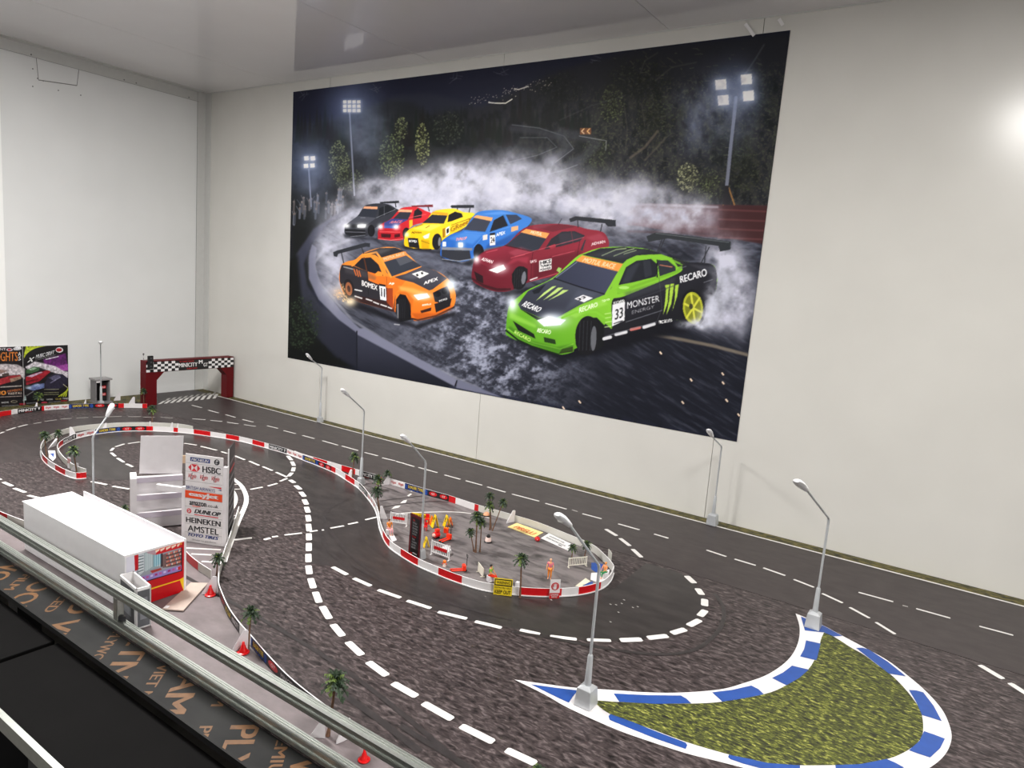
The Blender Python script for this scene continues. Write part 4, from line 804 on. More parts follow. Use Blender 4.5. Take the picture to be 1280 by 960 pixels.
# A-frame signs
def aframe(c, top, w, col, label, nm='floor_sign', txt=None, rz=-.5):
    B = zpt(*c); B.z = .0018; h = upz(B, top); r = empty(nm, B, label, 'floor sign', 'folding floor signs on the island'); X = Vector((math.cos(rz), math.sin(rz), 0)); Y = Vector((-X.y, X.x, 0)); U = Vector((0, 0, 1))
    for s_ in (-1, 1):
        m = MB(); a = [B+X*(-w/2)+Y*s_*h*.3, B+X*(w/2)+Y*s_*h*.3, B+X*(w*.36)+U*h+Y*s_*.001, B+X*(-w*.36)+U*h+Y*s_*.001]; m.slab(a, -Y*s_*.002, col)
        if txt:
            q = [a[0].lerp(a[3], .45)-Y*-s_*.0008, a[1].lerp(a[2], .45)-Y*-s_*.0008, a[1].lerp(a[2], .85)-Y*-s_*.0008, a[0].lerp(a[3], .85)-Y*-s_*.0008]
            if s_ > 0: q = [q[1], q[0], q[3], q[2]]
            m.text(txt, [q[0].lerp(q[1], .25), q[1].lerp(q[0], .25), q[2].lerp(q[3], .3), q[3].lerp(q[2], .3)], BLACK, .03)
        m.build('sign_leaf', r)
    m = MB(); m.tube([B+X*(-w*.36)+U*h, B+X*(w*.36)+U*h], .0016, col, 8); m.build('hinge', r)
aframe((543.5,659), 644, .022, YEL, 'yellow folding floor sign, left of the two', txt='!')
aframe((558,658), 644.5, .022, YEL, 'yellow folding floor sign, right of the two', txt='!')
aframe((539.5,656), 645.5, .016, ORG, 'orange folding sign tucked behind the left yellow floor sign')
aframe((562.5,657), 647, .016, ORG, 'orange folding sign tucked behind the right yellow floor sign')
aframe((532.5,684), 671.5, .017, YEL, 'small yellow folding sign right of the lamp and black board', txt='!!')
# yellow trestle board
A, B = zpt(514, 650), zpt(537, 653); A.z = B.z = .0018; h = .026; t = (B-A).normalized(); n = facing(A); U = Vector((0, 0, 1))
r = empty('trestle_barrier', (A+B)/2, 'long yellow trestle board with black marks behind the black board', 'barrier')
m = MB(); m.slab([A+U*.011, B+U*.011, B+U*h, A+U*h], -n*.003, YEL); m.text('CAUTION', [A.lerp(B, .1)+U*.014+n*.0006, A.lerp(B, .9)+U*.014+n*.0006, A.lerp(B, .9)+U*.023+n*.0006, A.lerp(B, .1)+U*.023+n*.0006], BLACK, .02); m.build('plank', r)
for p in (A.lerp(B, .1), A.lerp(B, .9)):
    m = MB(); m.tube([p-n*.009, p+U*.02-n*.002], .0012, YEL, 6); m.tube([p+n*.008, p+U*.02-n*.002], .0012, YEL, 6); m.build('leg', r)
# red chairs
def chair(c, rz, label, k=.034):
    B = zpt(*c); B.z = .0018; r = empty('folding_chair', B, label, 'chair', 'red toy chairs on the island'); X = Vector((math.cos(rz), math.sin(rz), 0)); Y = Vector((-X.y, X.x, 0)); U = Vector((0, 0, 1)); w = k*.42
    m = MB(); m.box(B+U*k*.48, (w, w, k*.07), REDP, rz=rz); m.build('seat', r)
    m = MB(); m.box(B+Y*w*.48+U*k*.78, (w, k*.06, k*.45), REDP, rz=rz); m.build('backrest', r)
    for a in (-1, 1):
        for e in (-1, 1): m = MB(); q = B+X*a*w*.44+Y*e*w*.44; m.tube([q, q+U*k*.47], k*.04, REDP, 6); m.build('leg', r)
chair((533.5,655), .5, 'red toy chair farther back, behind the left yellow sign'); chair((531.5,663.5), .4, 'red toy chair nearer, just right of the street lamp pole', .028)
# pallet trucks
def pallet_truck(a, c, htop, label):
    A, B = zpt(*a), zpt(*c); A.z = B.z = 0; t = (B-A).normalized(); n = Vector((-t.y, t.x, 0)); U = Vector((0, 0, 1)); r = empty('pallet_truck', (A+B)/2, label, 'pallet truck', 'orange-red pallet trucks with black handles'); L = (B-A).length
    for s_ in (-1, 1):
        m = MB(); m.box(A+t*L*.45+n*s_*.0062+U*.0085, (L*.9, .0046, .003), ORED, rz=math.atan2(t.y, t.x)); f = m.build('fork', r, bevel=.0006)
        m = MB(); m.tube([A+t*.004+n*(s_*.0062-.002)+U*.0045, A+t*.004+n*(s_*.0062+.002)+U*.0045], .0028, BLACK, 8); m.build('roller', f)
    m = MB(); m.box(B-t*.002+U*.015, (.010, .019, .018), ORED, rz=math.atan2(t.y, t.x)); m.build('pump_body', r, bevel=.002)
    m = MB(); m.tube([B+t*.004-n*.003+U*.0055, B+t*.004+n*.003+U*.0055], .0038, BLACK, 10); m.build('steering_wheel', r)
    h = upz(B, htop); P = B+t*.006; m = MB(); m.tube([P+U*.02, P+U*(h*.82)], .0011, BLACK, 6)
    lp = [P+U*(h*.82), P+n*.006+U*(h*.86), P+n*.006+U*h, P-n*.006+U*h, P-n*.006+U*(h*.86), P+U*(h*.82)]; m.tube(lp, .001, BLACK, 6); m.build('handle', r)
pallet_truck((563,716), (580.5,715), 693.5, 'orange-red pallet truck near the white island barrier'); pallet_truck((550.5,679.5), (561.5,675.5), 657, 'orange-red pallet truck farther back, beside the second fence')
# red compressor, toolbox
B = zpt(545, 673); B.z = .0018; U = Vector((0, 0, 1)); d = (zpt(541.5, 674)-zpt(548, 672)).normalized(); r = empty('air_compressor', B, 'red rounded toy tank with a pale round front on the island', 'toy machine')
m = MB(); m.tube([B-d*.011+U*.012, B+d*.009+U*.012], .010, REDP, 14); m.build('tank', r, smooth=True); m = MB(); m.ball(B+d*.0105+U*.012, .007, mat('pale_pink', (238, 178, 164), .4)); m.build('round_front', r, smooth=True)
m = MB(); m.box(B-d*.004+U*.027, (.016, .012, .009), ORED, rz=math.atan2(d.y, d.x)); m.build('motor', r, bevel=.002); m = MB(); m.box(B+U*.001, (.02, .016, .0035), BLACK, rz=math.atan2(d.y, d.x)); m.build('skid', r)
B = zpt(557.5, 666.5); B.z = .0018; r = empty('toolbox', B, 'small orange toolbox behind the far pallet truck', 'toolbox')
m = MB(); m.box(B+U*.008, (.016, .011, .016), ORED, rz=.4); m.build('box_body', r, bevel=.001); m = MB(); m.box(B+U*.0175, (.017, .012, .003), ORG, rz=.4); m.build('lid', r, bevel=.0008); m = MB(); m.tube([B+Vector((-.005, 0, .019)), B+Vector((-.005, 0, .023)), B+Vector((.005, 0, .023)), B+Vector((.005, 0, .019))], .001, BLACK, 6); m.build('handle', r)
# hydrant-like post
B = zpt(555.5, 708.5); B.z = .0018; r = empty('hydrant', B, 'tiny orange and white hydrant in front of the second fence', 'hydrant')
m = MB(); m.lathe(B, [(.0055, 0), (.0055, .0015), (.004, .002), (.004, .011)], mat('hydrant_white', (240, 216, 204), .4), 12); m.build('barrel', r, smooth=True); m = MB(); m.ball(B+U*.015, .0058, ORG); m.build('cap', r, smooth=True); m = MB(); m.tube([B+U*.008-t*.007, B+U*.008+t*.007], .002, ORED, 8); m.build('outlets', r)
# red helmet, loose white blocks, banner sheets
B = zpt(671.5, 677); B.z = .0018; r = empty('red_helmet', B, 'red helmet on the ground between the two sponsor banners', 'helmet')
m = MB(); m.ball(B+U*.008, .0092, REDP, 14, 9, sc=(1.1, 1, .9)); m.build('shell', r, smooth=True); m = MB(); m.ball(B+facing(B)*.0045+U*.0082, .0062, WHITE2, sc=(.8, .8, .5)); m.build('visor', r, smooth=True)
def banner(px, base, name, label, texts, edge=None):
    q = Z(px, .0032); r = empty(name, sum(q, Vector())/4*1.0-Vector((0, 0, .0032)), label, 'banner', 'sponsor banners lying on the island'); m = MB(); m.slab(q, (0, 0, -.0012), base); m.build('sheet', r); m = MB(); G = lambda u, w: (q[0].lerp(q[1], u)).lerp(q[3].lerp(q[2], u), w)+Vector((0, 0, .0005))
    for tx, u0, u1, w0, w1, mm, sh in texts: m.text(tx, [G(u0, w0), G(u1, w0), G(u1, w1), G(u0, w1)], mm, .03, sh)
    m.build('printed_text', r)
banner([(634.5,658.5),(668,671.5),(679,665.5),(646,653.5)], mat('banner_yellow', (250, 226, 150), .4), 'tyre_banner', 'cream and yellow banner with red-orange tyre lettering', [('PIRELLI', .14, .9, .18, .62, mat('ink_tyre', (222, 84, 20), .4), .2)])
banner([(676,672.5),(711,688.5),(718,681.5),(686,666.5)], WHITE2, 'white_banner', 'white banner with two rows of small dark lettering', [('MOTORSPORT PARK', .12, .7, .62, .76, INKK, 0), ('SPORT RACING LEAGUE', .1, .8, .3, .44, INKK, 0), ('-', .6, .72, .1, .2, INKK, 0)])
# standing plates
def plate(bl, br, tl, label, m_=WHITE, nm='sign_plate', feet=True):
    A, B = zpt(*bl), zpt(*br); A.z = B.z = .0018; h = upz(A, tl); tt = (B-A).normalized(); n = Vector((-tt.y, tt.x, 0)); n = n if n.dot(CAM-A) > 0 else -n
    r = empty(nm, (A+B)/2, label, 'sign'); m = MB(); m.slab([A+U*.002, B+U*.002, B+U*h, A+U*h], -n*.002, m_); m.build('panel', r)
    if feet:
        for p in (A.lerp(B, .12), A.lerp(B, .88)): m = MB(); m.box(p+U*.001-n*.001, (.003, .014, .002), m_, rz=math.atan2(tt.y, tt.x)); m.build('foot', r)
    return r, A, B, h, n, tt
plate((597,714.5), (603.3,723), 702.5, 'cream blank plate standing on feet beside the green seated figure', mat('cream_plate', (232, 226, 210), .45))
plate((759.2,700.5), (763,706), 686, 'white blank plate outside the right end of the island', GREYIN, feet=False)
def wallsign(bl, br, tl, tr, nm, label): 
    A, B = zpt(*bl), zpt(*br); A.z = B.z = .0018; tt = (B-A).normalized(); n = Vector((tt.y, -tt.x, 0)); n = n if n.dot(CAM-A) > 0 else -n; h = .5*(upz(A, tl)+upz(B, tr)); r = empty(nm, (A+B)/2, label, 'sign'); return A, B, tt, n, h, r
A, B, tt, n, h, r = wallsign((616.5,743.6), (639.5,746.2), 723, 723.5, 'warning_sign', 'yellow warning and keep out sign leaning on the island barrier')
L = (B-A).length; g = lambda u, w, l=.0006: A+tt*(L*u)+U*(h*w)+n*l
m = MB(); m.slab([A, B, B+U*h, A+U*h], -n*.0016, YINK); pl = m.build('sign_panel', r); m = MB()
for a, bb_, c_, d_, mm, l in ((0.03, .97, .56, .96, BLACK, .0004), (.08, .92, .63, .9, YINK, .0007)): m.face([g(a, c_, l), g(bb_, c_, l), g(bb_, d_, l), g(a, d_, l)], mm)
m.text('WARNING', [g(.13, .68, .001), g(.87, .68, .001), g(.87, .85, .001), g(.13, .85, .001)], BLACK, .012); m.text('RESTRICTED AREA', [g(.06, .40, .001), g(.94, .40, .001), g(.94, .5, .001), g(.06, .5, .001)], BLACK, .0); m.text('KEEP OUT', [g(.07, .1, .001), g(.93, .1, .001), g(.93, .32, .001), g(.07, .32, .001)], BLACK, .014); m.build('lettering', pl)
A, B, tt, n, h, r = wallsign((686.3,749), (698.8,748.8), 724.5, 724.5, 'no_entry_sign', 'white sign with a red ring and hand, leaning on the island barrier'); L = (B-A).length
m = MB(); m.slab([A, B, B+U*h, A+U*h], -n*.0016, PRINTW); pl = m.build('sign_panel', r); m = MB()
m.face([g(0, 0, .0004), g(1, 0, .0004), g(1, .30, .0004), g(0, .30, .0004)], RED)
def dsc(u, w, ru, mm, l, nn=20): m.face([g(u+ru*math.cos(2*PI*i/nn), w+ru*L/h*math.sin(2*PI*i/nn), l) for i in range(nn)], mm)
dsc(.5, .65, .4, RED, .0004); dsc(.5, .65, .29, PRINTW, .0007); dsc(.5, .65, .27, RED, .001)
m.face([g(.35, .50, .0013), g(.60, .50, .0013), g(.64, .63, .0013), g(.36, .63, .0013)], PRINTW)
for i in range(4): m.face([g(.36+.072*i, .625, .0016), g(.415+.072*i, .625, .0016), g(.415+.072*i, .76+.025*(i in (1, 2)), .0016), g(.36+.072*i, .76+.025*(i in (1, 2)), .0016)], PRINTW)
m.face([g(.27, .63, .0016), g(.315, .655, .0016), g(.40, .55, .0016), g(.36, .53, .0016)], PRINTW)
m.text('AUTHORISED', [g(.1, .16, .0008), g(.9, .16, .0008), g(.9, .25, .0008), g(.1, .25, .0008)], PRINTW, .02); m.text('STAFF ONLY', [g(.2, .05, .0008), g(.8, .05, .0008), g(.8, .13, .0008), g(.2, .13, .0008)], PRINTW, .02); m.build('pictogram', pl)
# seat blocks
def block(c, d, rz, nm, label, col=WHITE): m = MB(); B = zpt(*c); m.box((B.x, B.y, .0018+d[2]/2), d, col, rz=rz); return tag(m.build(nm, None, bevel=.001), label, 'block')
block((613.5,727), (.024, .016, .018), 1.2, 'seat_block', 'white block under the green seated figure'); block((646.5,735.5), (.010, .012, .019), .2, 'white_block', 'small white upright block left of the near island palm')
block((486.5,668), (.019, .026, .018), .5, 'seat_block', 'white block under the orange seated figure'); m = MB(); q = Z([(486,668),(491,665.5),(496,675),(490,677)], .003); m.slab(q, (0, 0, -.0012), WHITE); tag(m.build('card_sheet'), 'pale card on the ground in front of the orange seated figure', 'card')
block((756,722.5), (.016, .020, .018), .9, 'seat_block', 'white block under the seated figure at the right end of the island')

# ================================================================ people (one skinned body, clothing and hair as children)
def skin_mesh(name, V, E, Rr, k, mtx, m, parent, lv=1):
    me = bpy.data.meshes.new(name); me.from_pydata(V, E, []); o = bpy.data.objects.new(name, me); C.objects.link(o)
    sk = o.modifiers.new('s', 'SKIN'); ss = o.modifiers.new('u', 'SUBSURF'); ss.levels = lv; ss.render_levels = lv
    for i, rr in enumerate(Rr): 
        dat = me.skin_vertices[0].data[i]; dat.radius = rr if isinstance(rr, tuple) else (rr, rr); dat.use_root = (i == 0)
    dg = bpy.context.evaluated_depsgraph_get(); me2 = bpy.data.meshes.new_from_object(o.evaluated_get(dg)); bpy.data.objects.remove(o); bpy.data.meshes.remove(me)
    me2.transform(mtx @ Matrix.Scale(k, 4)); me2.materials.clear(); me2.materials.append(m); me2.name = name
    me2.polygons.foreach_set('use_smooth', [True]*len(me2.polygons))
    o = bpy.data.objects.new(name, me2); C.objects.link(o); o.parent = parent; return o
def person(base, rz, label, pose='stand', top=None, bottom=None, hair=None, skin=SKIN, H=.066, z0=.0018, arms='down'):
    B = Vector((base.x, base.y, z0)); r = empty('person', B, label, 'person', 'toy people on the island'); k = H/1.75; M = Matrix.Rotation(rz, 4, 'Z')
    ph = .95 if pose == 'stand' else .55
    V = [(0, 0, ph), (0, 0, ph+.2), (0, 0, ph+.4), (0, 0, ph+.55), (0, -.01, ph+.63), (0, -.01, ph+.75)]; E = [(0, 1), (1, 2), (2, 3), (3, 4), (4, 5)]; R_ = [(.15, .11), (.125, .095), (.155, .105), (.055, .055), (.075, .09), (.06, .07)]
    nose = len(V); V.append((0, -.115, ph+.66)); E.append((4, nose)); R_.append(.018)
    def add(p, par, rad): V.append(p); E.append((par, len(V)-1)); R_.append(rad); return len(V)-1
    arm, legs = [], []
    for s_ in (-1, 1):
        sh = add((s_*.19, 0, ph+.46), 2, .06)
        el = add((s_*.27, -.02, ph+.2) if arms == 'down' else (s_*.25, -.12, ph+.24), sh, .045)
        wr = add((s_*.27, -.10, ph-.03) if arms == 'down' else (s_*.14, -.30, ph+.12), el, .03)
        dd = Vector(V[wr])-Vector(V[el]); dd.normalize(); pm = add(tuple(Vector(V[wr])+dd*.07), wr, .036)
        for f in range(4): o_ = Vector((0, (f-1.5)*.022, 0)); f1 = add(tuple(Vector(V[pm])+dd*.05+o_), pm, .010); add(tuple(Vector(V[f1])+dd*(.04-.004*abs(f-1.5))+Vector((-s_*.012, 0, 0))), f1, .009)
        th_ = add(tuple(Vector(V[wr])+dd*.05+Vector((-s_*.01, -.045, 0))), pm, .011); arm.append((sh, el, wr))
        hp_ = add((s_*.09, 0, ph-.06), 0, .095)
        if pose == 'stand': kn = add((s_*.10, -.02, .5), hp_, .062); an = add((s_*.11, .01, .08), kn, .04); toe = add((s_*.12, -.15, .035), an, .035)
        else: kn = add((s_*.11, -.44, ph-.05), hp_, .065); an = add((s_*.11, -.44, .08), kn, .04); toe = add((s_*.12, -.6, .035), an, .035)
        legs.append((hp_, kn, an))
    skin_mesh('body', V, E, R_, k, M, skin, r)
    g = .022
    def sub(nm, idx, ed, rad, m_): skin_mesh(nm, [V[i] for i in idx], ed, rad, k, M, m_, r)
    if top:
        idx = [1, 2]+[arm[0][0], arm[1][0]]+[arm[0][1], arm[1][1]]+[0]; idx[4] = arm[0][1]
        VV = [V[0], V[1], V[2], V[arm[0][0]], V[arm[1][0]]]+[tuple(Vector(V[a[0]]).lerp(Vector(V[a[1]]), .7)) for a in arm]
        skin_mesh('shirt', VV, [(0, 1), (1, 2), (2, 3), (2, 4), (3, 5), (4, 6)], [(.165, .125), (.145, .115), (.175, .125), .078, .078, .06, .06], k, M, top, r)
    if bottom:
        VV = [V[0]]+[V[l[0]] for l in legs]+[V[l[1]] for l in legs]+[tuple(Vector(V[l[1]]).lerp(Vector(V[l[2]]), .85)) for l in legs]
        skin_mesh('trousers', VV, [(0, 1), (0, 2), (1, 3), (2, 4), (3, 5), (4, 6)], [(.16, .12), .11, .11, .078, .078, .055, .055], k, M, bottom, r)
    hc = M @ Vector((0, .015, ph+.71))*k; m = MB(); m.ball(B+hc, .098*k, hair or BLACK, 12, 8, sc=(1, 1.12, .95)); m.build('hair', r, smooth=True)
    for s_ in (-1, 1): m = MB(); m.ball(B+(M @ Vector((s_*.035, -.088, ph+.695)))*k, .014*k, BLACK, 6, 5); m.build('eye', r)
    m = MB(); m.box(B+(M @ Vector((0, -.097, ph+.615)))*k, (.05*k, .012*k, .012*k), mat('lip_red', (176, 70, 60), .5), rz=rz); m.build('mouth', r)
    return r
OSK = mat('orange_skin', (236, 150, 84), .5); PINK = mat('pink_cloth', (226, 120, 140), .5); GRN = mat('green_cloth', (120, 196, 50), .5); GRN2 = mat('dark_green_cloth', (30, 140, 80), .5); OCL = mat('orange_cloth', (240, 140, 40), .55); PTR = mat('pale_pink_trousers', (232, 170, 176), .5); HB = mat('brown_hair', (96, 56, 30), .6); HO = mat('orange_hair', (232, 150, 60), .6)
def yaw_to(a, b): d = zpt(*b)-zpt(*a); return math.atan2(d.y, d.x)+PI/2
person(zpt(686.5, 724.5), math.atan2((CAM-zpt(686, 724)).y, (CAM-zpt(686, 724)).x)+PI/2-.2, 'standing person in a pink top and orange trousers behind the no entry sign', 'stand', PINK, OCL, mat('fair_hair', (226, 176, 140), .6), SKIN)
bl = .0018
person(zpt(612.5, 727.5), yaw_to((612, 727), (620, 729)), 'seated person in a green top and orange trousers with dark hair', 'sit', GRN, ORED, BLACK, SKIN, H=.07, arms='fold')
person(zpt(486, 668), yaw_to((486, 668), (491, 671.5)), 'seated person in an orange top and pale pink trousers near the left fence', 'sit', OCL, PTR, HB, SKIN, H=.07, arms='fold')
person(zpt(755.5, 722.5), yaw_to((755.5, 722.5), (748, 724.5)), 'seated person with orange hair and green trousers at the right end of the island', 'sit', OSK, GRN2, HO, SKIN, H=.066, arms='fold')
# ================================================================ printed pictures: painted on a fine grid of the sheet's own colour points
_rng = np.random.RandomState(3)
_lat = _rng.rand(256, 256)
def vnoise(x, y):
    xi = np.floor(x).astype(int); yi = np.floor(y).astype(int); fx = x-xi; fy = y-yi
    fx = fx*fx*(3-2*fx); fy = fy*fy*(3-2*fy); L = lambda a, b: _lat[a % 256, b % 256]
    return (L(xi, yi)*(1-fx)+L(xi+1, yi)*fx)*(1-fy)+(L(xi, yi+1)*(1-fx)+L(xi+1, yi+1)*fx)*fy
def fbm(x, y, o=4, g=.55):
    s_ = 0; a = 1; t_ = 0
    for i in range(o): s_ = s_+a*vnoise(x*2**i+17*i, y*2**i+5*i); t_ += a; a *= g
    return s_/t_
class Canvas:
    def __init__(s, x0, y0, x1, y1, ss):
        s.x0, s.y0, s.ss = x0, y0, ss; s.w = int((x1-x0)*ss)+1; s.h = int((y1-y0)*ss)+1
        s.img = np.zeros((s.h, s.w, 3)); s.X, s.Y = np.meshgrid(x0+np.arange(s.w)/ss, y0+np.arange(s.h)/ss); s.T = (0, 0, 1); s.auto = False
    def tf(s, p): ox, oy, k = s.T; return [(ox+a/k, oy+b/k) for a, b in p]
    def _blend(s, sl, m, c, c2=None, d=None):
        if c2 is None: col = np.array(c)/255.
        else:
            X, Y = s.X[sl], s.Y[sl]; (ax_, ay), (bx, by) = s.tf(d); L2 = (bx-ax_)**2+(by-ay)**2
            t = np.clip(((X-ax_)*(bx-ax_)+(Y-ay)*(by-ay))/L2, 0, 1)[..., None]; col = (np.array(c)*(1-t)+np.array(c2)*t)/255.
        s.img[sl] = s.img[sl]*(1-m[..., None])+col*m[..., None]
    def _box(s, x0, y0, x1, y1):
        a = max(0, int((x0-s.x0)*s.ss)); b = min(s.w, int((x1-s.x0)*s.ss)+2); c = max(0, int((y0-s.y0)*s.ss)); d = min(s.h, int((y1-s.y0)*s.ss)+2)
        return (slice(c, max(c, d)), slice(a, max(a, b)))
    def mask(s, P, sl):
        X, Y = s.X[sl], s.Y[sl]; m = np.zeros(X.shape)
        for ox, oy in ((-.25, -.25), (.25, -.25), (-.25, .25), (.25, .25)):
            ins = np.zeros(X.shape, bool); x = X+ox/s.ss; y = Y+oy/s.ss; n = len(P)
            for i in range(n):
                (ax_, ay), (bx, by) = P[i], P[(i+1) % n]
                if ay == by: continue
                ins ^= ((ay > y) != (by > y)) & (x < (bx-ax_)*(y-ay)/(by-ay)+ax_)
            m += ins*.25
        return m
    def poly(s, p, c, c2=None, d=None, a=1, f=0, smooth=False, nz=0):
        P = s.tf(p)
        if smooth or (s.auto and len(p) > 11): P = [(q.x, q.y) for q in crom([Vector((u, v, 0)) for u, v in P], 5, True)]
        xs = [q[0] for q in P]; ys = [q[1] for q in P]; g = f*2; sl = s._box(min(xs)-1-g, min(ys)-1-g, max(xs)+1+g, max(ys)+1+g)
        if s.X[sl].size == 0: return
        m = s.mask(P, sl)
        if f:
            k = max(1, int(f*s.ss)); ker = np.ones(2*k+1)/(2*k+1)
            for _ in range(2): m = np.apply_along_axis(lambda v: np.convolve(v, ker, 'same'), 0, m); m = np.apply_along_axis(lambda v: np.convolve(v, ker, 'same'), 1, m)
        if nz: m = m*np.clip(1-nz+2*nz*fbm(s.X[sl]*.4, s.Y[sl]*.4), 0, 1)
        s._blend(sl, m*a, c, c2, d)
    def line(s, p, w, c, a=1, soft=.5):
        P = s.tf(p); xs = [q[0] for q in P]; ys = [q[1] for q in P]; sl = s._box(min(xs)-w-2, min(ys)-w-2, max(xs)+w+2, max(ys)+w+2); X, Y = s.X[sl], s.Y[sl]
        if X.size == 0: return
        D = np.full(X.shape, 1e9)
        for (ax_, ay), (bx, by) in zip(P, P[1:]):
            L2 = (bx-ax_)**2+(by-ay)**2+1e-9; t = np.clip(((X-ax_)*(bx-ax_)+(Y-ay)*(by-ay))/L2, 0, 1); D = np.minimum(D, np.hypot(X-ax_-t*(bx-ax_), Y-ay-t*(by-ay)))
        s._blend(sl, np.clip((w/2+soft/2-D)/soft, 0, 1)*a, c)
    def ell(s, cx, cy, rx, ry, c, rot=0, a=1, inner=0, f=0):
        n = 28; P = [(cx+rx*math.cos(2*PI*i/n)*math.cos(rot)-ry*math.sin(2*PI*i/n)*math.sin(rot), cy+rx*math.cos(2*PI*i/n)*math.sin(rot)+ry*math.sin(2*PI*i/n)*math.cos(rot)) for i in range(n)]; s.poly(P, c, a=a, f=f)
    def glow(s, cx, cy, rx, ry, c, a=1, p=1.0, nz=0, sc=.06, add=False, oct=4):
        (cx, cy), = s.tf([(cx, cy)]); rx /= s.T[2]; ry /= s.T[2]; sl = s._box(cx-3*rx, cy-3*ry, cx+3*rx, cy+3*ry); X, Y = s.X[sl], s.Y[sl]
        if X.size == 0: return
        m = np.exp(-(((X-cx)/rx)**2+((Y-cy)/ry)**2)**p)*a
        if nz: m = m*np.clip(1+nz*(fbm(X*sc, Y*sc, oct)-.5)*2.6, 0, 2)
        m = np.clip(m, 0, 1)
        if add: s.img[sl] = np.clip(s.img[sl]+m[..., None]*np.array(c)/255., 0, 1)
        else: s._blend(sl, m, c)
    def text(s, t, q, c, bold=.02, shear=0, a=1):     # q: BL, BR, TR, TL
        v, tr, _ = text_tris(t, bold, shear); Q = s.tf(q)
        P = [((Q[0][0]*(1-u)+Q[1][0]*u)*(1-w)+(Q[3][0]*(1-u)+Q[2][0]*u)*w, (Q[0][1]*(1-u)+Q[1][1]*u)*(1-w)+(Q[3][1]*(1-u)+Q[2][1]*u)*w) for u, w, _q in v]
        xs = [p[0] for p in P]; ys = [p[1] for p in P]; sl = s._box(min(xs)-1, min(ys)-1, max(xs)+1, max(ys)+1)
        if s.X[sl].size == 0: return
        y0, x0 = sl[0].start, sl[1].start; m = np.zeros(s.X[sl].shape)
        for f in tr:
            T = [P[i] for i in f]; s2 = s._box(min(p[0] for p in T)-.5, min(p[1] for p in T)-.5, max(p[0] for p in T)+.5, max(p[1] for p in T)+.5)
            if s.X[s2].size == 0: continue
            mm = s.mask(T, s2); o = (slice(s2[0].start-y0, s2[0].stop-y0), slice(s2[1].start-x0, s2[1].stop-x0))
            if m[o].shape == mm.shape: m[o] = np.clip(m[o]+mm, 0, 1)
        s._blend(sl, m*a, c)
    def sample(s, x, y):
        u = np.clip((x-s.x0)*s.ss, 0, s.w-1.001); v = np.clip((y-s.y0)*s.ss, 0, s.h-1.001); i = u.astype(int); j = v.astype(int); fu = (u-i)[:, None]; fv = (v-j)[:, None]; I = s.img
        return (I[j, i]*(1-fu)+I[j, i+1]*fu)*(1-fv)+(I[j+1, i]*(1-fu)+I[j+1, i+1]*fu)*fv
def printed_sheet(name, quad, nu, nv, cv, m, gain=1.0, parent=None):     # quad: BL, BR, TR, TL
    q = [np.array(p) for p in quad]; U, W = np.meshgrid(np.linspace(0, 1, nu), np.linspace(0, 1, nv)); U = U.ravel()[:, None]; W = W.ravel()[:, None]
    P = (q[0]*(1-U)+q[1]*U)*(1-W)+(q[3]*(1-U)+q[2]*U)*W
    d = P-np.array(CAM); z = d @ np.array(_fw); px = 640+FPX*(d @ np.array(RT))/z; py = 480-FPX*(d @ np.array(UP))/z
    col = np.clip(cv.sample(px, py), 0, 1); col = np.where(col <= .04045, col/12.92, ((col+.055)/1.055)**2.4)*gain
    off = Vector((0, 0, 0))
    if parent: off = parent.location
    P = P-np.array(off); idx = np.arange(nu*nv).reshape(nv, nu); F = np.stack([idx[:-1, :-1], idx[:-1, 1:], idx[1:, 1:], idx[1:, :-1]], -1).reshape(-1)
    me = bpy.data.meshes.new(name); me.vertices.add(nu*nv); me.vertices.foreach_set('co', P.ravel()); nf = len(F)//4
    me.loops.add(nf*4); me.loops.foreach_set('vertex_index', F.astype(np.int32)); me.polygons.add(nf); me.polygons.foreach_set('loop_start', np.arange(0, nf*4, 4, dtype=np.int32)); 
    try: me.polygons.foreach_set('loop_total', np.full(nf, 4, dtype=np.int32))
    except Exception: pass
    me.update(calc_edges=True); at = me.attributes.new('print', 'FLOAT_COLOR', 'POINT'); at.data.foreach_set('color', np.concatenate([np.clip(col, 0, 1), np.ones((nu*nv, 1))], 1).astype(np.float32).ravel())
    me.materials.append(m); o = bpy.data.objects.new(name, me); C.objects.link(o)
    if parent: o.parent = parent
    return o

# ---------------------------------------------------------------- the mural
cv = Canvas(352, 30, 996, 560, 2)
X, Y = cv.X, cv.Y
def mix(a, b, t): return a*(1-t[..., None])+np.array(b)/255.*t[..., None]
sm = lambda a, b, v: np.clip((v-a)/(b-a), 0, 1)**2*(3-2*np.clip((v-a)/(b-a), 0, 1))
top_y = 115-.124*(X-367)
I = np.zeros_like(cv.img)+np.array((27, 29, 46))/255.
I = mix(I, (40, 44, 62), sm(20, 70, Y-top_y)*.8*np.exp(-((X-600)/170)**2))
cv.img = I
# far hills
for pts, c in (([(360,160),(400,150),(450,140),(500,118),(540,116),(580,128),(620,140),(700,150),(700,260),(360,260)], (36,39,52)), ([(540,140),(600,135),(650,112),(690,92),(740,76),(800,62),(990,40),(990,300),(540,300)], (33,34,40)), ([(360,190),(420,150),(455,135),(490,125),(520,130),(545,150),(600,150),(640,160),(700,150),(760,140),(760,260),(360,260)], (29,31,35))): cv.poly(pts, c, f=3)
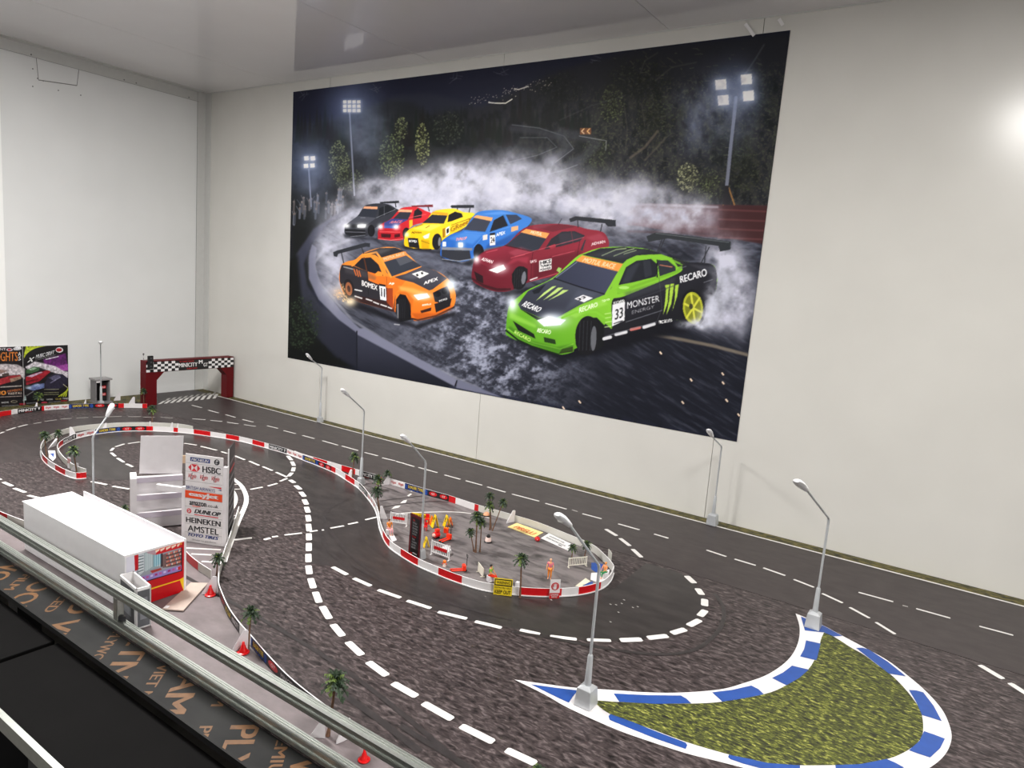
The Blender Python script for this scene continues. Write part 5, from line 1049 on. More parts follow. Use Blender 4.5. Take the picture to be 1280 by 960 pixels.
# dark forest texture everywhere above the road
n1 = fbm(X*.16, Y*.09, 5); n2 = fbm(X*.5+9, Y*.45, 4)
fm = sm(40, 70, Y-top_y)*sm(430, 300, Y)*np.clip((n1-.5)*5, 0, 1)*(.25+.75*sm(560, 720, X)); cv.img = mix(cv.img, (54, 56, 52), fm*.8)
cv.img = mix(cv.img, (78, 80, 62), np.clip((n2-.56)*6, 0, 1)*sm(30, 60, Y-top_y)*sm(330, 240, Y)*sm(640, 760, X)*.75)
cv.img = mix(cv.img, (12, 14, 16), np.clip((.46-n1)*6, 0, 1)*sm(35, 60, Y-top_y)*.6)
# spiky treeline
for i in range(80):
    x = 372+i*4.6+_rng.rand()*3; yb = 168+6*math.sin(i*.7); h_ = 12+_rng.rand()*26
    if 640 < x < 720: yb -= 20
    cv.poly([(x-4, yb+10), (x, yb-h_), (x+4, yb+10)], (17+int(_rng.rand()*8), 20+int(_rng.rand()*8), 23), a=.75, f=.6)
def foliage(cx, cy, rx, ry, c, n, s_=.95):
    cv.glow(cx, cy, rx*.9, ry*.9, tuple(v*.34 for v in c), .6, nz=.8, sc=.3)
    for _ in range(int(n*1.7)):
        a = _rng.rand()*2*PI; q = math.sqrt(_rng.rand()); x = cx+rx*q*math.cos(a); y = cy+ry*q*math.sin(a); k = .55+.6*_rng.rand(); r1 = s_*(.5+_rng.rand())
        cv.ell(x, y, r1, r1*.7, tuple(min(255, v*k) for v in c), rot=_rng.rand()*3, a=.8)
for a in ((424,202,13,26,(120,128,84),150),(490,195,16,28,(104,116,72),170),(528,180,9,26,(134,140,92),110),(502,160,8,14,(120,128,88),50),(437,225,18,14,(84,92,66),90),(860,222,14,18,(150,152,112),120),(885,230,14,20,(90,98,66),90),(765,130,16,24,(92,100,66),110),(820,150,26,30,(60,66,44),140),(930,210,20,30,(52,58,40),130),(950,120,22,40,(36,42,36),110),(800,100,40,26,(52,56,44),150),(745,190,18,20,(70,78,54),110),(560,160,20,22,(56,64,52),110),(700,110,30,20,(40,44,40),80),(910,180,25,30,(46,54,44),110)): foliage(*a)
for p, w_, c, al in (([(788,197),(806,184),(822,164)],3,(112,98,84),.6),([(806,200),(820,186),(832,172)],2.4,(100,90,78),.5),([(932,92),(944,74),(955,56)],2,(86,88,92),.45),([(780,130),(784,160),(782,190)],1,(96,92,80),.5),([(802,130),(806,158)],1,(90,86,76),.5),([(700,150),(740,132),(780,120)],1.2,(70,72,74),.5),([(820,100),(840,84),(870,78)],1.6,(70,72,64),.5),([(800,92),(806,76),(822,66)],1.6,(66,68,60),.5)): cv.line(p, w_, c, al, 1.5)
for i in range(220):
    x = 760+_rng.rand()*200; y = 60+_rng.rand()*180; a0 = _rng.rand()*1.2-.2; L_ = 2+5*_rng.rand(); k = .7+.5*_rng.rand(); cv.line([(x, y), (x+L_*math.cos(a0), y+L_*math.sin(a0))], .9, (78*k, 80*k, 60*k), .55)
# valley road and town lights
cv.strip = None
cv.line([(640,160),(672,164),(700,172),(712,186),(690,200),(650,210),(590,222)], 9, (62,64,72), .55, 5); cv.line([(640,156),(674,160),(705,170),(717,186),(694,203)], 1, (150,154,162), .45); cv.line([(650,172),(684,172),(696,184),(672,194),(630,204)], .9, (140,144,154), .4)
cv.line([(700,166),(735,172),(745,180),(730,196),(700,214)], 12, (70,72,80), .55, 6); cv.line([(724,170),(758,176),(757,188)], 1, (170,170,174), .6); cv.line([(640,230),(700,214),(722,206)], 1, (160,164,172), .45)
for x in (726, 733): cv.poly([(x-1, 160), (x+6, 160), (x+6, 168), (x-1, 168)], (120, 76, 50)); cv.line([(x+4, 161), (x+1, 164), (x+4, 167)], 1.2, (240, 190, 120))
cv.line([(611,128),(620,129),(632,129),(640,124)], 1.3, (245,240,225), .95); cv.line([(643,111),(648,112),(660,108)], 1.2, (240,232,215), .9)
for i in range(90):
    t = _rng.rand(); cv.ell(588+100*t+_rng.randn()*2, 128-26*t+_rng.randn()*4, .55, .45, (230, 220, 200), a=.4+.6*_rng.rand())
# left crowd and bank
cv.poly([(363,240),(420,235),(440,250),(420,300),(390,360),(362,420)], (20,22,22), f=4)
for i in range(34):
    x = 366+_rng.rand()*66; y = 262-(x-366)*.25+_rng.rand()*24; c = [(70,74,84),(104,108,120),(54,58,66),(90,84,82)][i % 4]; cv.line([(x, y), (x+.5, y-9-4*_rng.rand())], 2.6, c, .85, 1); cv.ell(x+.3, y-12, 1.4, 1.6, (112,100,94)); cv.line([(x, y-8), (x+3*_rng.randn(), y-15)], .9, c, .8)
# asphalt
road = [(445,262),(560,236),(700,246),(960,296),(960,330),(922,552),(620,492),(520,474),(470,452),(420,396),(388,352),(384,318),(398,288)]
cv.poly(road, (70,72,84), (26,28,38), ((560,280),(760,500)), f=3)
rn = fbm(X*.11+Y*.05, Y*.16-X*.05, 5); rm = cv.mask(road, (slice(0, cv.h), slice(0, cv.w)))
streak = fbm((X+Y*1.1)*.035, (Y-X*.62)*.30, 5)
cv.img = mix(cv.img, (18, 20, 28), np.clip((.5-streak)*4, 0, 1)*rm*.55)
cv.img = mix(cv.img, (96, 100, 116), np.clip((streak-.55)*4, 0, 1)*rm*.32)
wet = np.exp(-(((X-600)/84)**2+((Y-425)/54)**2))+.8*np.exp(-(((X-640)/60)**2+((Y-470)/40)**2))+.9*np.exp(-(((X-590)/40)**2+((Y-365)/34)**2))
wl = fbm((X-Y*.3)*.06, (Y+X*.25)*.10, 4); fine = .62*wl+.38*fbm(X*.30, Y*.36, 4); cv.img = mix(cv.img, (168, 172, 192), np.clip((fine-.43)*4.2, 0, 1)*np.clip(wet, 0, 1)*rm*.85)
cv.img = mix(cv.img, (30, 32, 42), np.clip((.44-fine)*3.5, 0, 1)*np.clip(wet, 0, 1)*rm*.7)
cv.img = mix(cv.img, (120, 124, 142), np.clip((fbm(X*.05, Y*.14, 4)-.42)*3, 0, 1)*rm*sm(400, 300, Y)*.55)
cv.line([(815,418),(850,424),(890,432),(936,444)], 4, (134,122,104), .75, 2)
cv.line([(436,300),(405,312),(392,330),(398,352),(440,400),(520,450),(600,486)], 3.4, (150,152,164), .55, 2)
# concrete barrier curving along the bottom left
wal_o = [(398,300),(386,320),(385,345),(396,372),(420,398),(445,414),(470,424),(520,452),(570,480),(622,495),(612,493),(560,484),(500,474),(448,462),(420,446),(400,425),(384,395),(372,360),(372,330),(382,308)]
cv.poly([(440,262),(410,280),(390,304),(380,330),(384,356),(400,382),(446,414),(452,462),(420,446),(398,424),(378,392),(366,350),(370,318),(392,286),(420,268)], (58,60,76), (32,34,46), ((380,300),(430,450)), f=1)
cv.poly([(446,414),(572,482),(560,484),(500,474),(448,462)], (48,50,64), (24,26,36), ((480,430),(480,478)))
cv.poly([(386,320),(390,305),(396,310),(394,335),(402,358),(426,388),(450,411),(446,416),(424,400),(398,374),(386,348)], (112,114,134), f=.5)
cv.poly([(448,411),(455,410),(572,475),(568,483),(446,418)], (116,118,138), f=.4); cv.poly([(572,474),(622,494),(628,497),(570,485)], (104,106,126), f=.4)
cv.line([(446,414),(446,462)], 1.4, (20,22,30)); cv.line([(569,482),(571,476)], 1.6, (20,22,30))
cv.poly([(356,330),(372,318),(378,392),(398,424),(420,446),(448,462),(356,450)], (12,14,14), f=2); foliage(378, 405, 20, 34, (44,58,40), 160, 1.2)
# red guard rail on the right
cv.poly([(783,254),(960,257),(959,300),(880,296),(783,280)], (70,40,44), f=.8)
for y, c in ((258,(150,140,148)),(266,(84,46,48)),(274,(60,34,38)),(283,(84,50,50)),(292,(52,32,36))): cv.line([(785,y-3),(958,y+3)], 3, c, .75, 2)
cv.poly([(898,256),(961,258),(959,306),(900,296)], (62,34,36), f=.5)
for y in (262, 274, 286, 297): cv.line([(898, y), (960, y+2.5)], 2.2, (94, 54, 55), .8, 1)
# flood lights
def flood(px_, py_, by, w_, lamps, size, gl):
    cv.line([(px_, py_), (px_+gl, by)], w_, (118, 122, 138), .95)
    cv.glow(px_, py_-8, 30, 32, (150, 170, 220), .5); cv.glow(px_+10, py_+22, 20, 44, (150, 160, 190), .3, nz=.7)
    for lx, ly in lamps: cv.glow(lx, ly, size*1.5, size*1.3, (200, 215, 250), .75); cv.poly([(lx-size, ly-size*.8), (lx+size*.9, ly-size), (lx+size, ly+size*.75), (lx-size*.85, ly+size*.9)], (252, 248, 244))
flood(437, 140, 244, 2, [(431+5.8*i, 127.5+5.4*j) for i in range(4) for j in range(3)], 2.3, 6)
flood(386, 212, 258, 1.8, [(383,198),(391,198),(382.5,207.5),(390.5,207)], 3, 3)
flood(920, 122, 235, 4.2, [(901,106),(933,99.5),(904,125.5),(935.5,120)], 7.2, -12)
cv.line([(904,256),(907,235)], 1.6, (170,120,60)); cv.line([(918,256),(911,235)], 1.6, (150,108,60)); cv.poly([(903,256),(906,232),(911,232),(913,256)], (34,32,36))
cv.glow(880, 150, 34, 44, (140,150,180), .42, nz=.8); cv.glow(468, 170, 24, 50, (110,120,140), .35, nz=.8)
# smoke
for a in ((470,238,34,16,.85),(520,236,44,24,.9),(580,226,46,28,.92),(640,230,48,26,.92),(700,244,44,30,.95),(760,262,46,34,.95),(815,262,44,28,.92),(860,270,36,26,.8),(435,275,26,24,.75),(415,310,20,30,.7),(420,345,20,34,.75),(545,262,90,20,.9),(690,215,26,26,.5),(640,205,30,20,.5),(905,330,26,34,.9),(925,375,20,40,.85),(900,395,26,20,.85),(790,240,30,22,.6),(610,245,90,14,.8)):
    cv.glow(a[0], a[1], a[2], a[3], (204, 204, 220), a[4], nz=.75, sc=.055, p=1.25, oct=5)
sn = fbm(X*.07+3, Y*.09, 5); sk = np.clip((cv.img.mean(2)-.5)*3, 0, 1)*sm(330, 260, Y); cv.img = mix(cv.img, (226, 226, 236), np.clip((sn-.50)*4, 0, 1)*sk*.6); cv.img = mix(cv.img, (142, 146, 168), np.clip((.44-sn)*4, 0, 1)*sk*.4)
def lines(L, c, w=1, a=.9):
    for l in L: cv.line(l, w/cv.T[2], c, a, .5)
def wheel(cx, cy, rx, ry, rot=0, rim=None):
    cv.ell(cx, cy, rx, ry, (20, 20, 24), rot); 
    for i in range(4): cv.line([(cx-rx*.6+rx*.3*i, cy-ry*.75), (cx-rx*.7+rx*.3*i, cy+ry*.75)], rx*.06/cv.T[2], (60, 60, 68), .6)
    if rim: cv.ell(cx+rx*.55, cy, rx*.28, ry*.55, rim, rot)
def spoiler(p, st, c=(42, 44, 50)):
    cv.poly(p, c, a=1)
    for l in st: cv.line(l, 1.3, (46, 48, 54))
# ---- black car
cv.auto = True
cv.T = (410, 230, 7.111)
cv.poly([(130,440),(420,490),(620,330),(640,380),(430,500),(150,480)], (34,36,44), a=.8, f=1)
cv.poly([(150,440),(150,385),(175,350),(262,285),(320,200),(370,180),(450,172),(535,180),(600,215),(628,245),(540,330),(420,390),(340,465),(200,470)], (50,52,60))
cv.poly([(175,350),(262,285),(430,300),(350,360)], (74,76,86)); cv.poly([(265,282),(322,218),(440,222),(422,300)], (44,48,58)); cv.poly([(310,218),(325,198),(442,202),(438,224)], (226,160,120)); cv.poly([(448,300),(455,215),(530,185),(590,225),(540,265)], (28,30,36)); cv.line([(500,195),(500,280)], .8, (80,82,90))
cv.poly([(190,362),(262,362),(255,388),(190,386)], (24,26,30)); cv.glow(165,372,34,22,(250,250,255),1); cv.glow(300,372,44,22,(255,255,255),1); cv.poly([(262,362),(338,358),(330,388),(262,388)], (240,242,250)); cv.poly([(150,400),(330,405),(335,455),(200,465),(155,440)], (30,31,36)); cv.line([(155,425),(330,430)], .8, (110,112,120)); wheel(385,415,32,52); spoiler([(460,160),(630,148),(634,168),(600,172),(465,172)], [[(598,170),(604,205)]]); lines([[(430,300),(600,225)],[(290,300),(330,300)],[(330,455),(200,468)]], (150,152,160), 4)
# ---- red car
cv.poly([(445,470),(445,420),(470,360),(560,308),(640,222),(720,203),(800,208),(870,240),(915,262),(880,330),(735,380),(668,492),(560,502),(450,490)], (172,24,36), (206,44,52), ((560,500),(760,210)))
cv.poly([(500,345),(570,308),(715,315),(645,352),(600,392),(500,382)], (58,66,130)); cv.text('RACE', [(545,350),(650,345),(665,325),(570,328)], (226,120,120)); cv.poly([(580,308),(640,248),(742,250),(712,314)], (46,48,58)); cv.poly([(618,246),(640,225),(750,230),(744,252)], (236,170,130)); cv.poly([(755,310),(768,240),(800,215),(838,250),(830,300)], (34,30,36)); cv.poly([(500,370),(590,372),(588,395),(500,392)], (70,90,160)); cv.glow(468,380,24,24,(255,255,255),1); cv.glow(606,382,28,24,(255,255,255),1); cv.poly([(470,440),(560,445),(556,478),(475,475)], (60,16,24)); cv.poly([(590,448),(640,440),(640,470),(590,478)], (70,14,22)); cv.line([(450,488),(560,500),(665,488)], .8, (220,120,120)); wheel(697,440,34,52); spoiler([(740,192),(930,182),(934,205),(745,204)], [[(890,205),(900,240)]], (120,40,48)); lines([[(460,425),(640,428)],[(720,300),(870,270)]], (236,110,110), 5); cv.poly([(722,322),(752,318),(752,370),(722,395)], (236,180,40))
# ---- yellow car
cv.poly([(660,540),(1000,600),(1250,430),(1250,470),(1010,620),(680,580)], (24,24,30), a=.85, f=1)
cv.poly([(678,490),(690,440),(735,395),(850,345),(930,252),(1000,228),(1130,220),(1200,248),(1300,262),(1300,318),(1190,400),(1062,470),(1003,560),(900,584),(760,578),(684,552)], (236,190,16), (250,214,50), ((760,560),(1080,230)))
cv.poly([(838,348),(925,272),(1062,280),(1030,352)], (40,42,48)); cv.poly([(915,262),(935,245),(1068,258),(1062,282)], (238,160,40)); cv.poly([(1062,340),(1072,275),(1130,245),(1190,262),(1200,292),(1100,330)], (26,26,30)); cv.poly([(708,478),(800,482),(815,575),(720,560)], (26,26,30)); cv.text('BOMEX', [(722,515),(792,520),(792,500),(722,497)], (226,226,226)); cv.glow(700,450,22,24,(255,250,220),.9); cv.poly([(840,465),(905,435),(895,480),(860,488)], (236,232,210)); cv.line([(690,560),(760,578),(915,582)], 1.6, (30,28,26)); wheel(968,512,42,72, .08, (120,120,126)); cv.poly([(750,400),(860,360),(1020,360),(900,420)], (255,236,140), a=.5, f=.8); cv.poly([(830,490),(900,500),(900,580),(830,580)], (190,140,10), a=.6, f=.8); cv.poly([(1010,470),(1180,400),(1290,318),(1290,290),(1060,420)], (190,140,10), a=.35, f=1); cv.poly([(1045,395),(1080,372),(1080,440),(1048,462)], (240,238,230)); cv.text('1', [(1055,440),(1074,428),(1074,392),(1055,402)], (20,20,20)); cv.poly([(1018,400),(1042,388),(1042,470),(1018,480)], (160,110,20)); cv.text('GReeeN', [(1090,430),(1290,330),(1290,290),(1090,385)], (150,96,16)); cv.text('ADVAN', [(740,438),(830,440),(830,425),(745,420)], (120,84,10)); lines([[(780,380),(840,360)],[(870,390),(900,372)],[(830,505),(900,530)],[(1100,365),(1280,300)]], (140,96,10), 6); spoiler([(1088,198),(1100,188),(1300,186),(1300,212),(1100,214)], [[(1150,212),(1150,225)],[(1262,212),(1255,250)]])
# ---- blue car
cv.T = (570, 240, 5.818)
cv.poly([(-110,440),(40,520),(190,470),(230,430),(100,540),(-100,500)], (24,26,32), a=.85, f=1)
cv.poly([(-112,418),(-105,360),(-30,305),(50,278),(130,170),(190,138),(330,132),(430,152),(545,190),(530,240),(470,290),(380,380),(215,412),(110,490),(0,505),(-105,470)], (34,92,178), (60,124,206), ((0,480),(250,140)))
cv.poly([(-105,420),(100,425),(110,490),(0,505),(-105,470)], (44,46,54)); cv.poly([(-105,400),(120,408),(116,426),(-105,420)], (120,126,140)); cv.line([(-100,488),(20,502),(110,488)], 1, (140,142,150)); cv.poly([(55,275),(135,182),(262,190),(212,290)], (56,60,74)); cv.poly([(125,185),(150,168),(268,186),(258,212)], (232,164,104)); cv.poly([(245,290),(275,205),(350,165),(378,245)], (30,32,40)); cv.poly([(362,165),(440,165),(480,195),(395,235)], (52,60,80)); cv.line([(345,165),(385,250)], 1.2, (50,116,200)); cv.poly([(18,368),(50,368),(50,402),(18,402)], (252,250,240)); cv.poly([(-98,362),(-72,362),(-72,396),(-98,396)], (252,250,240)); cv.glow(34,385,26,26,(255,252,240),.7); wheel(165,440,38,62); cv.poly([(-60,340),(60,290),(200,305),(120,380)], (110,164,230), a=.4, f=1); cv.poly([(215,412),(380,380),(470,290),(450,285),(300,360),(230,380)], (16,52,116), a=.5, f=1); cv.poly([(150,165),(330,140),(420,158),(300,165)], (120,170,232), a=.45, f=.8); cv.poly([(246,305),(285,300),(285,385),(246,390)], (236,234,230)); cv.poly([(246,300),(285,295),(285,312),(246,316)], (30,30,34)); cv.text('24', [(252,372),(280,368),(280,325),(252,330)], (24,24,28)); cv.text('APEX', [(292,325),(358,305),(358,283),(292,300)], (240,240,244)); cv.poly([(402,255),(452,245),(452,275),(402,290)], (232,170,120)); cv.text('DUNLOP', [(0,355),(75,345),(80,325),(5,335)], (232,150,150)); lines([[(130,400),(215,300)],[(240,300),(400,250)],[(60,290),(205,300)]], (110,160,226), 4, .6); cv.poly([(195,315),(228,308),(228,345),(195,352)], (220,210,205))
# ---- burgundy car
cv.poly([(105,640),(300,740),(560,690),(720,620),(720,660),(400,760),(150,700)], (22,22,28), a=.9, f=1.5)
cv.poly([(118,640),(122,540),(145,480),(220,425),(355,388),(470,280),(545,245),(640,234),(760,232),(880,248),(950,268),(1060,288),(1100,330),(1112,385),(1080,420),(900,480),(740,600),(540,652),(400,716),(290,724),(190,690)], (96,22,36), (140,40,56), ((300,700),(700,240)))
cv.poly([(150,480),(225,425),(360,392),(560,435),(430,470),(370,525),(250,555),(180,520)], (134,38,56), (104,26,40), ((260,420),(300,550))); cv.poly([(365,386),(478,292),(662,332),(600,420),(560,430)], (44,48,60)); cv.poly([(470,292),(510,268),(680,300),(655,338)], (238,156,86)); cv.text('MOTUL', [(540,300),(620,318),(630,296),(550,282)], (250,220,190)); cv.poly([(642,420),(692,340),(770,288),(862,284),(938,316),(900,358),(760,395)], (40,38,46)); cv.line([(838,286),(852,370)], 1, (110,40,54)); cv.poly([(560,252),(760,234),(880,250),(700,290)], (100,34,46), a=.8); cv.poly([(130,575),(195,610),(200,665),(150,645)], (34,16,22)); cv.poly([(115,635),(200,690),(300,720),(400,714),(400,700),(300,700),(200,670),(120,622)], (60,18,26)); cv.poly([(236,568),(345,528),(362,560),(300,590)], (250,250,252)); cv.glow(320,555,50,34,(255,255,255),.85); cv.glow(150,490,24,30,(255,255,255),.9); cv.poly([(405,600),(430,560),(490,540),(520,560),(520,640),(480,700),(420,705)], (20,20,24)); wheel(462,625,55,86,.12,(110,112,120)); cv.poly([(745,300),(860,290),(930,320),(905,352),(760,388)], (74,72,84), a=.35, f=1); cv.poly([(560,640),(735,590),(900,480),(920,420),(700,470),(560,520)], (70,14,26), a=.5, f=2); cv.poly([(380,440),(470,400),(560,432),(430,466)], (176,84,100), a=.45, f=1.2); cv.poly([(410,520),(450,500),(520,520),(530,470),(420,480),(350,540)], (172,60,80), a=.5, f=1.4); cv.poly([(940,330),(1050,300),(1100,345),(1000,360)], (176,80,96), a=.45, f=1.4); cv.poly([(560,246),(700,236),(640,262),(560,268)], (160,84,98), a=.4, f=1); cv.line([(560,432),(548,520),(545,645)], .7, (60,12,22), .8); cv.line([(900,360),(880,470)], .7, (60,12,22), .8); cv.line([(355,388),(560,434),(600,420)], 1, (40,12,18), .9); cv.poly([(605,500),(695,483),(693,562),(605,582)], (232,230,228)); cv.text('HKS', [(612,530),(690,514),(690,490),(612,505)], (30,30,34), .04); cv.text('TURBO', [(612,552),(690,537),(690,520),(612,534)], (30,30,34), .02); cv.text('POWER', [(612,575),(690,558),(690,545),(612,560)], (60,60,64)); cv.text('ADVAN', [(180,495),(262,520),(272,500),(195,475)], (236,226,226)); cv.text('ADVAN', [(985,390),(1088,368),(1080,350),(985,370)], (236,226,226)); cv.text('RAYS', [(540,520),(585,508),(585,490),(540,500)], (230,220,220)); cv.poly([(672,395),(720,378),(728,400),(690,415)], (150,44,58)); lines([[(400,480),(600,420),(930,330)],[(700,470),(860,430)],[(545,650),(735,592)],[(220,440),(300,420)],[(430,470),(500,455)]], (206,92,104), 5, .7); lines([[(540,640),(590,622)]], (240,240,240), 8); spoiler([(822,195),(872,176),(1162,204),(1162,250),(1105,252),(1082,228),(880,206),(832,220)], [[(885,208),(888,255)],[(1062,235),(1052,285)]]); cv.line([(745,235),(768,195)], .6, (40,40,44)); cv.poly([(905,420),(935,350),(945,345),(920,430)], (50,50,58))
# ---- orange and black car
cv.T = (410, 290, 7.111)
cv.poly([(120,560),(600,760),(780,830),(1130,700),(1140,740),(800,860),(560,790),(200,660)], (20,20,26), a=.9, f=1.5)
cv.poly([(102,440),(104,350),(122,290),(170,262),(240,245),(320,185),(460,140),(600,138),(700,190),(830,305),(960,345),(1060,410),(1120,500),(1136,590),(1100,680),(960,752),(790,790),(738,770),(600,715),(240,610),(150,560)], (222,108,26), (244,150,60), ((500,700),(600,200)))
cv.poly([(104,350),(122,290),(220,300),(350,350),(500,400),(560,470),(600,560),(590,700),(240,610),(150,560),(105,440)], (42,40,46)); cv.poly([(350,345),(540,400),(700,420),(600,545),(580,690),(520,690),(530,500),(360,430)], (226,112,34)); cv.poly([(520,500),(575,500),(580,690),(520,660)], (150,60,28)); cv.poly([(520,620),(250,560),(240,610),(600,715)], (50,30,30)); 
cv.poly([(590,400),(690,372),(835,308),(960,345),(1060,412),(930,510),(900,520),(760,450),(640,420)], (52,52,60), (72,72,82), ((800,500),(850,320))); cv.poly([(490,268),(690,205),(830,302),(560,398),(520,360)], (50,54,64)); cv.poly([(600,235),(690,208),(760,255),(640,300)], (96,98,106), a=.6); cv.poly([(452,240),(690,172),(705,205),(488,270)], (238,140,70)); cv.text('MOTUL RACE', [(500,252),(680,200),(675,180),(490,230)], (220,190,160)); cv.poly([(320,190),(460,142),(600,140),(680,170),(460,232),(420,205)], (44,44,50)); cv.line([(330,200),(430,180),(470,235),(560,400)], 2.4, (240,150,60)); cv.poly([(232,300),(300,232),(380,225),(450,290),(490,390),(350,350)], (30,30,36)); cv.line([(320,230),(345,345)], 1.4, (90,50,30)); cv.line([(215,300),(290,222),(380,205),(440,235),(500,390)], 2, (240,140,50)); cv.poly([(415,375),(445,348),(485,360),(482,392),(430,392)], (240,140,50))
cv.poly([(930,540),(1010,500),(1060,480),(1085,540),(1090,600),(1050,640),(950,620)], (36,36,42)); cv.ell(970,552,34,26,(18,18,22)); cv.ell(1035,525,26,26,(18,18,22)); cv.poly([(945,640),(1100,590),(1085,660),(960,715)], (28,26,30)); cv.text('TOYO', [(985,625),(1060,600),(1058,585),(985,610)], (230,230,230)); cv.poly([(820,700),(920,670),(915,700),(830,722)], (50,26,22)); cv.poly([(760,560),(880,545),(905,580),(800,605)], (250,250,252)); cv.glow(840,572,70,30,(255,255,255),.9); cv.glow(1090,470,52,60,(235,245,255),1); cv.line([(745,770),(800,782),(960,745),(1120,668)], 2, (34,30,32)); cv.poly([(600,720),(605,600),(640,550),(690,560),(735,640),(740,780),(640,800)], (18,18,22)); wheel(668,680,58,110,-.08,None); cv.poly([(610,640),(628,640),(628,770),(615,760)], (110,108,112)); cv.ell(185,505,48,88,(30,28,32),-.15); cv.poly([(600,545),(690,520),(760,600),(740,690),(700,560)], (180,84,20), a=.5, f=.8); cv.poly([(620,480),(760,500),(870,540),(760,545),(650,520)], (252,190,110), a=.55, f=1); cv.poly([(740,720),(960,720),(1110,650),(1100,690),(960,752),(790,790)], (150,62,20), a=.5, f=1); cv.poly([(650,400),(800,340),(900,350),(760,420)], (104,106,118), a=.4, f=1.4); cv.poly([(350,180),(470,150),(580,148),(470,195)], (110,108,108), a=.45, f=1); cv.poly([(150,300),(330,350),(430,400),(420,430),(150,360)], (80,76,80), a=.45, f=1.2); cv.line([(350,350),(360,560)], .6, (20,18,20), .8); cv.line([(520,400),(530,650)], .6, (120,50,20), .8); cv.ell(185,505,30,60,(150,90,60),-.15); cv.ell(185,505,14,30,(60,40,36),-.15); cv.text('BOMEX', [(300,475),(440,520),(440,475),(300,428)], (236,232,230), .03); cv.poly([(455,470),(512,482),(520,612),(465,600)], (232,232,236)); cv.text('11', [(472,570),(506,580),(506,505),(470,495)], (26,26,30), .05); cv.poly([(452,458),(512,470),(512,488),(455,478)], (24,24,28)); cv.text('APEX', [(850,470),(985,425),(975,400),(845,445)], (238,236,234), .03, .2); cv.poly([(745,372),(830,345),(900,370),(815,412)], (236,234,232)); cv.text('11', [(790,395),(850,372),(840,355),(780,378)], (30,30,34), .05); lines([[(230,330),(250,385)],[(255,335),(270,395)],[(275,345),(290,395)]], (226,110,40), 9); lines([[(240,512),(300,525)],[(240,570),(300,590)],[(340,595),(390,612)],[(405,622),(450,640)],[(470,645),(520,662)],[(535,668),(565,680)]], (236,236,236), 11); lines([[(140,310),(220,330)],[(590,820),(635,825)]], (220,220,220), 9, .6); cv.text('PIRELLI', [(840,660),(915,645),(912,632),(838,645)], (240,230,220)); cv.text('AP', [(540,465),(590,472),(590,452),(542,445)], (250,240,230)); spoiler([(45,180),(80,165),(330,96),(375,100),(372,135),(340,130),(90,195),(80,222),(52,215)], [[(120,190),(140,275)],[(300,140),(318,190)]])
cv.T = (410, 290, 7.111)
for i in range(70): a0 = _rng.rand()*.9+.3; L_ = 20+_rng.rand()*150; x, y = 200-L_*math.cos(a0), 620-L_*math.sin(a0)*1.1+20; cv.line([(x, y), (x-10*math.cos(a0), y-12*math.sin(a0))], .7, (255, 214, 150), .3+.6*_rng.rand())
cv.glow(200,620,50,40,(255,236,200),.9); cv.glow(110,540,70,50,(255,200,140),.3,nz=.6)
# ---- green and black car
cv.T = (620, 280, 4)
cv.poly([(50,570),(330,690),(520,650),(930,540),(1000,500),(900,480),(400,520)], (14,15,22), a=.95, f=3)
cv.poly([(50,530),(60,430),(80,392),(112,365),(162,328),(285,268),(395,170),(435,148),(520,120),(640,114),(760,126),(850,160),(960,190),(1080,202),(1102,245),(1106,295),(1090,350),(1045,380),(1030,470),(935,505),(880,482),(540,580),(400,622),(385,640),(312,652),(180,612),(62,562)], (84,150,30), (130,196,50), ((200,640),(400,300)))
cv.poly([(580,385),(650,358),(905,250),(925,212),(900,178),(960,190),(1085,205),(1105,292),(1085,360),(1040,390),(1030,470),(935,505),(880,482),(540,580),(545,500),(582,520)], (34,34,42), (24,24,30), ((700,380),(760,520)))
cv.poly([(110,402),(160,335),(290,272),(420,310),(552,350),(425,402),(330,455),(300,470),(215,466),(122,425)], (40,42,54), (64,68,82), ((220,470),(300,280))); cv.poly([(180,335),(250,300),(215,345),(190,350)], (24,26,34))
cv.poly([(290,270),(400,182),(432,164),(632,214),(602,262),(576,322),(550,352),(430,316)], (46,50,68), (64,68,90), ((300,300),(600,230))); cv.line([(300,268),(405,190)], .9, (150,160,180), .7); cv.line([(290,272),(430,318),(548,352)], 1.4, (16,16,22)); cv.poly([(398,184),(430,157),(636,200),(612,238)], (238,152,70)); cv.text('MOTUL RACE', [(430,188),(590,224),(602,202),(446,168)], (250,214,170), .02); cv.poly([(432,154),(520,122),(640,115),(762,127),(835,150),(700,158),(655,178),(634,198)], (38,40,46)); lines([[(530,158),(600,128),(650,122)],[(590,160),(660,132),(690,124)],[(640,150),(700,132)]], (190,210,150), 5, .8)
cv.poly([(612,306),(650,216),(702,184),(775,174),(806,200),(802,262),(700,288)], (30,32,40)); cv.poly([(735,185),(770,180),(780,255),(745,270)], (52,56,66), a=.6); cv.poly([(806,180),(862,182),(897,212),(900,236),(818,264)], (44,48,56)); cv.line([(820,205),(880,215)], 1, (200,120,90)); cv.line([(550,352),(602,262),(642,200),(702,164),(780,158),(850,166),(905,212)], 3.0, (132,196,50)); cv.line([(612,345),(690,312),(905,238),(925,215)], 3.2, (118,180,44)); cv.line([(806,180),(806,265)], 1.5, (20,22,24)); cv.poly([(880,170),(930,185),(950,205),(910,215)], (44,46,44)); lines([[(880,178),(920,196)],[(895,190),(930,204)]], (120,180,50), 5)
